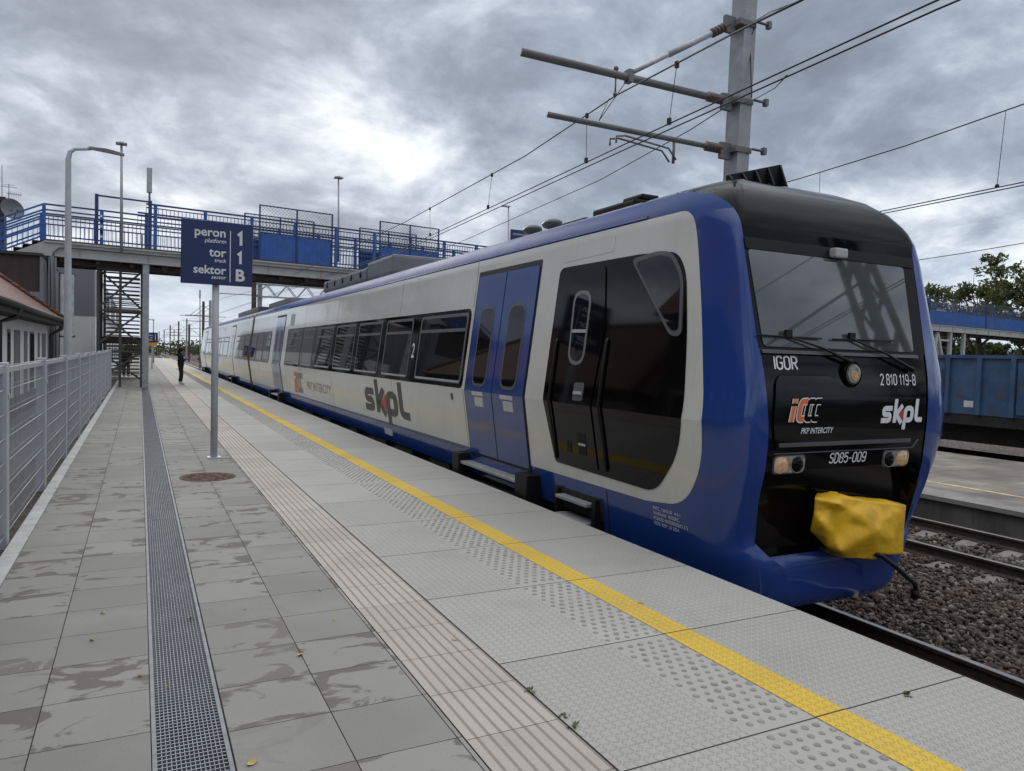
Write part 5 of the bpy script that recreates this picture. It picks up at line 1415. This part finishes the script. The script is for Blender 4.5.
# more masts down the line and portal
def far_mast(x, y, h, label, arms=(-1,), matn='rust_steel', group='catenary masts down the line'):
    t = thing('catenary_mast', label, 'mast', (x, y, -1.1), group)
    b = MB(); b.box(x-.17, x+.17, y-.17, y+.17, -1.1, h); obj('pole', b, matn, t)
    for s in arms:
        b = MB(); b.tube([(x, y, h-2.2), (x+s*3.2, y, h-2.2)], .05, 6); b.tube([(x, y, h-.5), (x+s*1.9, y, h-2.2)], .035, 6); b.tube([(x, y, h-3.0), (x+s*2.9, y, h-3.0)], .035, 6); obj('cantilever_arm', b, 'tube_grey', t)
    return t
far_mast(8.1, 62, 9.0, 'rust brown catenary mast rising behind the far end of the train roof')
far_mast(8.75, 63.5, 9.0, 'pale grey twin catenary mast beside the rust brown one behind the train roof', (), 'mast_steel')
far_mast(8.4, 119, 8.6, 'dark catenary mast left of the sign post, beyond the train end', (-1, 1))
far_mast(8.8, 112, 8.4, 'grey catenary mast close right of the dark one beyond the train end', (-1,), 'mast_steel')
for k, (px, d, h) in enumerate(((186.5, 190, 8.4), (178.5, 210, 8.4), (170, 260, 8.6), (174, 320, 8.6), (164, 330, 8.6), (159, 380, 8.8), (153, 300, 7), (189, 150, 6.0))):
    p = at(px, 350, y=d); far_mast(p.x, p.y, h, 'distant dark catenary mast far down the line', (-1, 1) if k % 2 else (1,), 'rust_steel' if k % 3 else 'mast_steel', 'distant catenary masts')
def portal():
    t = thing('catenary_portal', 'lattice steel catenary beam spanning the tracks behind the train roof', 'gantry', (8.4, 64, -1.1))
    b = MB(); y = 63.0; x0, x1, z0, z1 = 8.4, 26.0, 6.0, 7.0
    for z in (z0, z1):
        for dy in (-.3, .3): b.bar((x0, y+dy, z), (x1, y+dy, z), .09)
    n = 22
    for k in range(n):
        a = x0+(x1-x0)*k/n; c = x0+(x1-x0)*(k+1)/n; up = k % 2
        for dy in (-.3, .3): b.bar((a, y+dy, z1 if up else z0), (c, y+dy, z0 if up else z1), .06)
    obj('lattice_beam', b, 'mast_steel', t)
    b = MB(); b.box(25.8, 26.1, y-.2, y+.2, -1.1, 8.0); obj('post', b, 'mast_steel', t)
portal()
def lattice_mast():
    # lattice mast beyond the middle track ahead of the train: the photo shows it mirrored in the windscreen
    t = thing('lattice_mast', 'dark steel lattice mast ahead of the train, mirrored in its windscreen', 'mast', (20.0, -4.6, -.6))
    b = MB(); X, Y, h = 20.0, -4.6, 11.0
    for sx in (-1, 1):
        for sy in (-1, 1): b.bar((X+sx*.55, Y+sy*.45, -.6), (X+sx*.28, Y+sy*.25, h), .16)
    n = 9
    for k in range(n):
        za, zb = -.6+(h+.6)*k/n, -.6+(h+.6)*(k+1)/n; wa, wb = .55-.27*k/n, .55-.27*(k+1)/n
        for sy in (-1, 1):
            s = 1 if k % 2 else -1; b.bar((X-s*wa, Y+sy*.4, za), (X+s*wb, Y+sy*.4, zb), .08)
            s2 = sy; b.bar((X+s2*wa, Y-.4, za), (X+s2*wb, Y+.4, zb), .08)
    obj('lattice', b, 'tower_steel', t)
    b = MB(); b.bar((X-.3, Y, 6.2), (X-7, Y, 6.2), .14); b.bar((X-.2, Y, 8.6), (X-5, Y, 6.3), .08); b.bar((X-.3, Y, 5.2), (X-6.5, Y, 5.2), .1); obj('cantilever_arm', b, 'tower_steel', t)
lattice_mast()
# lamps on and beyond the bridge
def pole_lamp(u, v_top, v_bot, y, label, r=.05, head='flat'):
    top = at(u, v_top, y=y); bot = at(u-(0), v_bot, y=y)
    t = thing('lamp_pole', label, 'lamp', tuple(bot))
    b = MB(); b.tube([bot, top], [r, r*.7], 8); obj('pole', b, 'mast_steel', t)
    b = MB()
    if head == 'flat': b.box(top.x-.20, top.x+.20, top.y-.2, top.y+.2, top.z-.02, top.z+.03); b.box(top.x-.09, top.x+.09, top.y-.1, top.y+.1, top.z+.03, top.z+.08)
    elif head == 'side': b.box(top.x-.5, top.x+.1, top.y-.12, top.y+.12, top.z-.02, top.z+.07)
    else: b.box(top.x-.10, top.x+.10, top.y-.1, top.y+.1, top.z-1.0, top.z)
    obj('lamp_head', b, 'galv', t, bevel=.015)
def bridge_lamps():
    pole_lamp(121.5, 144, 252, 33.0, 'slim lamp pole with a flat cap on the left part of the bridge', .06)
    pole_lamp(149.5, 168, 205, 33.9, 'short stubby aerial on the bridge railing right of the flat-capped lamp', .045, 'stub')
    pole_lamp(338.5, 178, 262, 35.5, 'slim lamp pole with a small flat cap over the middle of the bridge', .05)
    pole_lamp(508.5, 207, 300, 44, 'lamp pole with a sideways head rising just behind the train roof', .06, 'side')
    pole_lamp(200, 290, 369, 100, 'thin lamp pole beside the grey masts beyond the train end', .09, 'stub')
    pole_lamp(153.5, 320, 366, 85, 'far lamp pole with a sideways head above the distant blue sign', .07, 'side')
bridge_lamps()
def roof_sign():
    p = at(518, 232, y=46); t = thing('station_sign', 'blue station name board seen just above the train roof', 'sign', (p.x, p.y, -1))
    b = MB(); b.box(p.x-.55, p.x+.95, p.y, p.y+.1, p.z-.6, p.z+.15); bo = obj('board', b, 'sign_blue', t)
    b = MB(); b.box(p.x-.4, p.x+.8, p.y-.004, p.y-.002, p.z-.22, p.z-.1); obj('lettering', b, 'grey_letter', bo)
    b = MB(); b.box(p.x-.02, p.x+.08, p.y+.101, p.y+.2, -1.1, p.z+.15); obj('post', b, 'mast_steel', t)
roof_sign()
def far_sign():
    y = 62; p = at(151.5, 338, y=y); q = at(151.5, 345.5, y=y)
    t = thing('platform_sign', 'small distant blue sign with an orange plate far along the platform', 'sign', (p.x, y, 0))
    b = MB(); b.box(p.x-.44, p.x+.44, y, y+.08, p.z-.33, p.z+.42); bo = obj('board', b, 'sign_blue', t)
    b = MB(); b.box(p.x+.24, p.x+.28, y-.006, y-.002, p.z-.2, p.z+.3); b.box(p.x-.2, p.x+.08, y-.006, y-.002, p.z+.18, p.z+.23); b.box(p.x-.1, p.x+.08, y-.006, y-.002, p.z-.0, p.z+.05); b.box(p.x-.2, p.x+.08, y-.006, y-.002, p.z-.18, p.z-.13); obj('lettering', b, 'white_letter', bo)
    b = MB(); b.box(p.x-.36, p.x+.40, y+.01, y+.05, p.z-.60, p.z-.335); obj('orange_plate', b, 'orange_board', t)
    b = MB(); b.tube([(p.x-.34, y+.12, 0), (p.x-.34, y+.12, p.z+.3)], .045, 8); b.tube([(p.x+.05, y+.12, 0), (p.x+.05, y+.12, p.z+.3)], .04, 8); obj('post', b, 'galv_pale', t)
far_sign()
def bin_far():
    p = at(146, 357, y=66); b = MB(); b.tube([(p.x, 66, 0), (p.x, 66, 1.1)], .20, 10); b.tube([(p.x, 66, 1.1), (p.x, 66, 1.2)], [.23, .12], 10); tag(obj('litter_bin', b, 'mast_steel'), 'small grey litter bin far along the platform beneath the distant sign', 'bin')
bin_far()

# ================================================================== FREIGHT WAGON, RIGHT
def wagon(y0, y1, label):
    xc = 22.35; h0, h1 = .42, 2.0; t = thing('freight_wagon', label, 'wagon', (xc, (y0+y1)/2, RAIL_Z))
    X0, X1 = xc-1.5, xc+1.5
    b = MB(); b.box(X0, X0+.06, y0, y1, h0, h1); b.box(X1-.06, X1, y0, y1, h0, h1); b.box(X0+.061, X1-.061, y0, y0+.06, h0, h1); b.box(X0+.061, X1-.061, y1-.06, y1, h0, h1); b.box(X0+.061, X1-.061, y0+.061, y1-.061, h0, h0+.06)
    obj('body', b, 'wagon_blue', t)
    b = MB(); b.box(X0-.07, X0+.09, y0-.02, y1+.02, h1+.001, h1+.09); b.box(X1-.09, X1+.07, y0-.02, y1+.02, h1+.001, h1+.09); obj('top_rail', b, 'wagon_blue', t)
    n = int((y1-y0)/.86)
    for k in range(n+1): b = MB(); y = y0+(y1-y0)*k/n; b.box(X0-.09, X0-.002, y-.06, y+.06, h0, h1); obj('rib', b, 'wagon_blue', t)
    for k in range(0, n, 3):
        a = y0+(y1-y0)*k/n+.10; c = y0+(y1-y0)*(k+1)/n-.10
        b = MB(); b.box(X0-.05, X0-.003, a, c, h0+.08, h1-.12); d = obj('door', b, 'wagon_blue', t, bevel=.01)
        b = MB(); b.bar((X0-.07, a+.08, .6), (X0-.07, a+.08, h1-.3), .03); b.box(X0-.09, X0-.05, a, a+.14, .95, .99); obj('latch', b, 'tower_steel', d)
    b = MB(); b.box(X0-.005, X0-.003, y0+(y1-y0)*.545, y0+(y1-y0)*.565, .62, .80); obj('data_plate', b, 'paper', t)
    b = MB(); b.box(X0+.02, X1-.02, y0, y1, .12, h0-.002); b.box(xc-.9, xc+.9, y0+.3, y1-.3, -.42, .119); obj('underframe', b, 'undergear', t)
    for yc in (y0+2.4, y1-2.4):
        b = MB(); 
        for s in (-1, 1): b.box(xc+s*1.02-.07, xc+s*1.02+.07, yc-1.25, yc+1.25, -.62, -.25); b.tube([(xc+s*1.0, yc, -.52), (xc+s*1.0, yc, -.22)], .14, 10)
        bg = obj('bogie', b, 'undergear', t)
        for dy in (-.9, .9):
            b = MB(); b.tube([(xc-.9, yc+dy, -.38), (xc+.9, yc+dy, -.38)], .07, 8)
            for s in (-1, 1): b.tube([(xc+s*.82-.06, yc+dy, -.38), (xc+s*.82+.06, yc+dy, -.38)], .45, 24)
            obj('wheelset', b, 'undergear', bg)
wagon(5.2, 18.6, 'weathered blue open freight wagon with ribbed doors on the far right track')

# ================================================================== TREES
def leaf_quads(b, c, rad, n, size, rng, flat=.8):
    for _ in range(n):
        while True:
            p = Vector((rng.uniform(-1,1), rng.uniform(-1,1), rng.uniform(-1,1)))
            if .25 < p.length < 1: break
        p = Vector((p.x*rad, p.y*rad, p.z*rad*flat))+c
        nrm = Vector((rng.gauss(0,1), rng.gauss(0,1), rng.gauss(0,1)+.6)).normalized(); u = nrm.orthogonal().normalized(); a = rng.uniform(0, 6.28)
        u = (u*math.cos(a)+nrm.cross(u)*math.sin(a)); w = nrm.cross(u); s = size*rng.uniform(.6, 1.4)
        b.add([p-u*s, p+w*s*.42, p+u*s, p-w*s*.42], [(0,1,2,3)])
def tree(base, h, spread, label, seed, matn='leaf_olive', leaf=.30, clumps=60, per=60, trunk=.35, group='trees beyond the tracks', cbase=.35):
    rng = random.Random(seed); base = Vector(base)
    t = thing('tree', label, 'tree', tuple(base), group)
    tb = MB(); tips = []
    top = base+Vector((rng.uniform(-.3,.3), 0, h*.55))
    tb.tube([base, base+(top-base)*.5+Vector((.15,0,0)), top], [trunk, trunk*.8, trunk*.5], 8)
    for k in range(11):
        a = 2*math.pi*k/11+rng.uniform(-.3,.3); st = base+(top-base)*rng.uniform(.45, 1.0)
        e = base+Vector((math.cos(a)*spread*rng.uniform(.45,.9), math.sin(a)*spread*rng.uniform(.45,.9), h*rng.uniform(.55,.95)))
        mid = (st+e)/2+Vector((0,0,h*.05)); tb.tube([st, mid, e], [trunk*.42, trunk*.25, trunk*.06], 6); tips.append(e); tips.append(mid)
        for j in range(3):
            e2 = e+Vector((rng.uniform(-1,1)*spread*.35, rng.uniform(-1,1)*spread*.35, rng.uniform(-.1,.2)*h)); tb.tube([mid+(e-mid)*.5, e2], [trunk*.12, trunk*.03], 5); tips.append(e2)
    obj('trunk', tb, 'bark', t)
    lb = MB()
    for k in range(clumps):
        c = rng.choice(tips)+Vector((rng.gauss(0,1)*spread*.12, rng.gauss(0,1)*spread*.12, rng.gauss(0,1)*h*.05))
        if c.z < base.z+h*cbase: c.z = base.z+h*cbase+rng.uniform(0,.1)*h
        leaf_quads(lb, c, spread*rng.uniform(.10,.22), per, leaf, rng, .7)
    obj('crown', lb, matn, t, recalc=False)
def trees():
    p = at(978, 345, y=50); tree((p.x, p.y, -1.1), 13.0, 6.2, 'broad tree with loose olive leaves standing behind the right end of the bridge', 5, 'leaf_olive', .28, 72, 60, .42, cbase=.34)
    p = at(1032, 345, y=47); tree((p.x, p.y, -1.1), 12.2, 6.0, 'olive tree cut by the right edge of the picture behind the bridge', 8, 'leaf_olive', .28, 66, 60, .4, cbase=.34)
    for k, (u, y, h, sp) in enumerate(((952, 66, 6.5, 4.5), (975, 62, 6.0, 4.6), (1004, 58, 6.2, 4.4), (930, 70, 7.5, 4.0), (1030, 55, 6.3, 4.6))):
        p = at(u, 350, y=y); tree((p.x, p.y, -1.1), h, sp, 'low dark green bushy tree seen under the right end of the bridge', 20+k, 'leaf_dark', .30, 46, 60, .2, 'bushy trees under the bridge', .12)
    rng = random.Random(4); b = MB()
    for k in range(520):
        x = rng.uniform(-60, 42); y = rng.uniform(230, 300); hh = rng.uniform(2.0, 5.5)
        leaf_quads(b, Vector((x, y, -1+hh*.55)), hh*.6, 22, .55, rng, .9)
    for k in range(520):
        x = rng.uniform(40, 420); y = rng.uniform(150, 320); hh = rng.uniform(3.0, 8.5)
        leaf_quads(b, Vector((x, y, -1+hh*.5)), hh*.7, 18, .9, rng, .9)
    for k in range(420):  # unseen trees added to darken the reflection in the train's front panel
        x = rng.uniform(28, 190); y = rng.uniform(-170, -8); hh = 5+rng.uniform(0, .07)*math.hypot(x, y)
        leaf_quads(b, Vector((x, y, -1+hh*.45)), hh*.6, 16, 1.0, rng, .9)
    for k in range(160):  # trees added on the left to darken what the side windows mirror
        x = rng.uniform(-60, -14); y = rng.uniform(62, 140); hh = rng.uniform(5, 9)
        leaf_quads(b, Vector((x, y, -.5+hh*.45)), hh*.55, 16, .7, rng, .9)
    tag(obj('far_wood', b, 'leaf_dark', recalc=False), 'low line of distant woodland along the horizon, with trees added to darken train reflections', 'woodland', kind='stuff')
    b = MB()
    for k in range(150):
        x = rng.uniform(9.5, 19); y = rng.uniform(85, 180); leaf_quads(b, Vector((x, y, -.7)), rng.uniform(.4, 1.0), 26, .16, rng, .9)
    for k in range(120):
        x = rng.uniform(-9, -3); y = rng.uniform(70, 150); leaf_quads(b, Vector((x, y, .6)), rng.uniform(.6, 1.4), 26, .2, rng, .9)
    tag(obj('scrub', b, 'leaf_dark', recalc=False), 'low green scrub beside the tracks far down the line', 'scrub', kind='stuff')
trees()

# ================================================================== PEOPLE
def skin_body(name, joints, edges, mats, parent, assign, root='pelvis'):
    me = bpy.data.meshes.new(name); idx = {k: i for i, k in enumerate(joints)}
    me.from_pydata([v[0] for v in joints.values()], [(idx[a], idx[b]) for a, b in edges], [])
    o = bpy.data.objects.new(name, me); COL.objects.link(o)
    sk = o.modifiers.new('s', 'SKIN'); sk.use_smooth_shade = True
    for k, (p, r) in joints.items():
        d = me.skin_vertices[0].data[idx[k]]; d.radius = (r, r) if not isinstance(r, tuple) else r
        d.use_root = (k == root)
    sb = o.modifiers.new('d', 'SUBSURF'); sb.levels = 2; sb.render_levels = 2
    bpy.context.view_layer.update(); dg = bpy.context.evaluated_depsgraph_get()
    m2 = bpy.data.meshes.new_from_object(o.evaluated_get(dg)); bpy.data.objects.remove(o)
    for m in mats: m2.materials.append(MATS[m])
    for p in m2.polygons: p.material_index = assign(p.center); p.use_smooth = True
    m2.name = name; return link(name, m2, parent)
def person(px, py, label, face, phone=True, scale=1.0, backpack=False):
    """face: unit direction in plan the figure looks to"""
    fx = Vector((face[0], face[1], 0)).normalized(); rx = Vector((fx.y, -fx.x, 0))
    P = lambda f, r, z: tuple(Vector((px, py, 0)) + (fx*f + rx*r + Vector((0,0,z)))*scale)
    J = {'pelvis': (P(0,0,.92), (.165,.14)), 'waist': (P(.0,0,1.06), (.165,.135)), 'chest': (P(.0,0,1.26), (.185,.15)), 'neckb': (P(.0,0,1.42), .075), 'neck': (P(.02,0,1.48), .055), 'head': (P(.05,0,1.58), (.085,.095)), 'crown': (P(.04,0,1.66), .075),
         'nose': (P(.135,0,1.555), .016)}
    E = [('pelvis','waist'),('waist','chest'),('chest','neckb'),('neckb','neck'),('neck','head'),('head','crown'),('head','nose')]
    for s, n in ((-1,'l'), (1,'r')):
        J['hip'+n] = (P(0,s*.09,.86), .115); J['knee'+n] = (P(.03+s*.02,s*.105,.48), .088); J['ank'+n] = (P(-.02+s*.04,s*.10,.09), .062); J['toe'+n] = (P(.14+s*.04,s*.12,.045), .052)
        E += [('pelvis','hip'+n),('hip'+n,'knee'+n),('knee'+n,'ank'+n),('ank'+n,'toe'+n)]
        J['sh'+n] = (P(-.01,s*.20,1.36), .082); J['el'+n] = (P(.02,s*.25,1.08), .068); 
        J['wr'+n] = (P(.25,s*.10,1.20), .036) if phone else (P(.08,s*.23,.86), .036)
        J['hd'+n] = (P(.31,s*.06,1.235), .034) if phone else (P(.10,s*.22,.78), .036)
        E += [('chest','sh'+n),('sh'+n,'el'+n),('el'+n,'wr'+n),('wr'+n,'hd'+n)]
        for q in range(4):
            J['f%d%s' % (q, n)] = (P(.345-.008*abs(q-1),s*.055,1.25+.018*q-.02), .010) if phone else (P(.115+.014*q-.02,s*.20,.70+.005*abs(q-1)), .010)
            E.append(('hd'+n, 'f%d%s' % (q, n)))
        J['th'+n] = (P(.33,s*.02,1.245), .011) if phone else (P(.14,s*.185,.75), .011); E.append(('hd'+n, 'th'+n))
    t = thing('person', label, 'person', (px, py, 0))
    def asg(c):
        z = c.z/scale; d = (Vector((c.x, c.y, 0))-Vector((px, py, 0)))/scale
        if z > 1.47: return 3
        if z < .15: return 2
        if d.dot(fx) > .27 and z > 1.1 and phone: return 3
        if not phone and z < .84 and abs(d.dot(rx)) > .18: return 3
        return 0 if z > .88 else 1
    skin_body('body', J, E, ['hoodie', 'trousers', 'shoe', 'skin'], t, asg)
    b = MB(); c = P(.015, 0, 1.635); b.ball(c, .112*scale, 14, 10, (1, 1, 1.02)); c2 = P(-.07, 0, 1.55); b.ball(c2, .075*scale, 12, 8, (1, 1, 1.2)); obj('hair', b, 'hair', t)
    b = MB(); b.ball(P(-.10, 0, 1.40), .10*scale, 12, 8, (1, 1, .7)); obj('hood', b, 'hoodie', t)
    for s in (-1, 1):
        b = MB(); b.ball(P(.128, s*.035, 1.60), .011*scale, 8, 6); obj('eye', b, 'hair', t)
    if phone:
        b = MB(); b.bar(P(.345, 0, 1.20), P(.385, 0, 1.34), .075*scale, .010*scale, up=tuple(fx)); tag(obj('mobile_phone', b, 'phone'), 'small dark phone held by the person waiting on the platform', 'phone')
    if backpack:
        b = MB(); b.ball(P(-.24, 0, 1.18), .19*scale, 12, 9, (.8, .9, 1.25)); tag(obj('backpack', b, 'matt_black'), 'dark backpack on the back of the person behind the stair tower', 'bag')
person(1.66, 36.6, 'person in black hoodie, dark trousers and white shoes looking at a phone', (1, -.15), True, .97)
person(-.66, 44.6, 'dark dressed person with a backpack half hidden behind the stair tower', (.3, 1), False, .98, True)

# ================================================================== SMALL LITTER
def litter():
    rng = random.Random(9)
    spots = [at(322,773-1-765+540+0, z=0) for _ in range(0)]
    px = [(103,613),(245,609),(168,686),(252,763),(190,618),(334,620),(640,603),(300,655),(140,676),(455,640),(92,640),(320,590)]
    src = None
    for k, (u, v) in enumerate(px):
        p = at(u, v, z=.004); L = rng.uniform(.018, .058); a = rng.uniform(0, 6.28)
        b = MB(); pts = []
        for i in range(7):
            t = i/6; wdt = L*.3*math.sin(math.pi*min(1, t*.98+.02)); pts.append((L*(t-.5), wdt, .006+.010*math.sin(t*5+k)))
        vs = [Vector((x*math.cos(a)-w*s*math.sin(a), x*math.sin(a)+w*s*math.cos(a), z*.5+(.003 if s else 0))) + Vector((p.x, p.y, .0045)) for s in (-1, 0, 1) for x, w, z in pts]
        b.add(vs, [(r*7+i, r*7+i+1, (r+1)*7+i+1, (r+1)*7+i) for r in (0, 1) for i in range(6)], True)
        tag(obj('fallen_leaf', b, 'leaf_litter'), 'small dry yellowish leaf lying on the platform paving', 'leaf', 'fallen leaves on the platform')
    for k, (u, v, lb) in enumerate(((574, 728, 'tiny green weed in the joint beside the guiding strip, the nearer one'), (563, 716, 'tiny green weed in the joint beside the guiding strip, the farther one'), (907, 695, 'tiny weed in the slab joint near the platform edge'), (530, 692, 'thin weed at the edge of the guiding strip'))):
        p = at(u, v, z=.002); b = MB()
        for j in range(14):
            a = rng.uniform(0, 6.28); l = rng.uniform(.012, .030); q = Vector((p.x+rng.gauss(0,.008), p.y+rng.gauss(0,.010), .003)); e = q+Vector((math.cos(a)*l, math.sin(a)*l, l*rng.uniform(.2,.9)))
            w = Vector((-math.sin(a), math.cos(a), 0))*l*.3; b.add([q, (q+e)/2+w, e, (q+e)/2-w], [(0,1,2,3)])
        tag(obj('weed', b, 'weed_leaf', recalc=False), lb, 'weed')
litter()
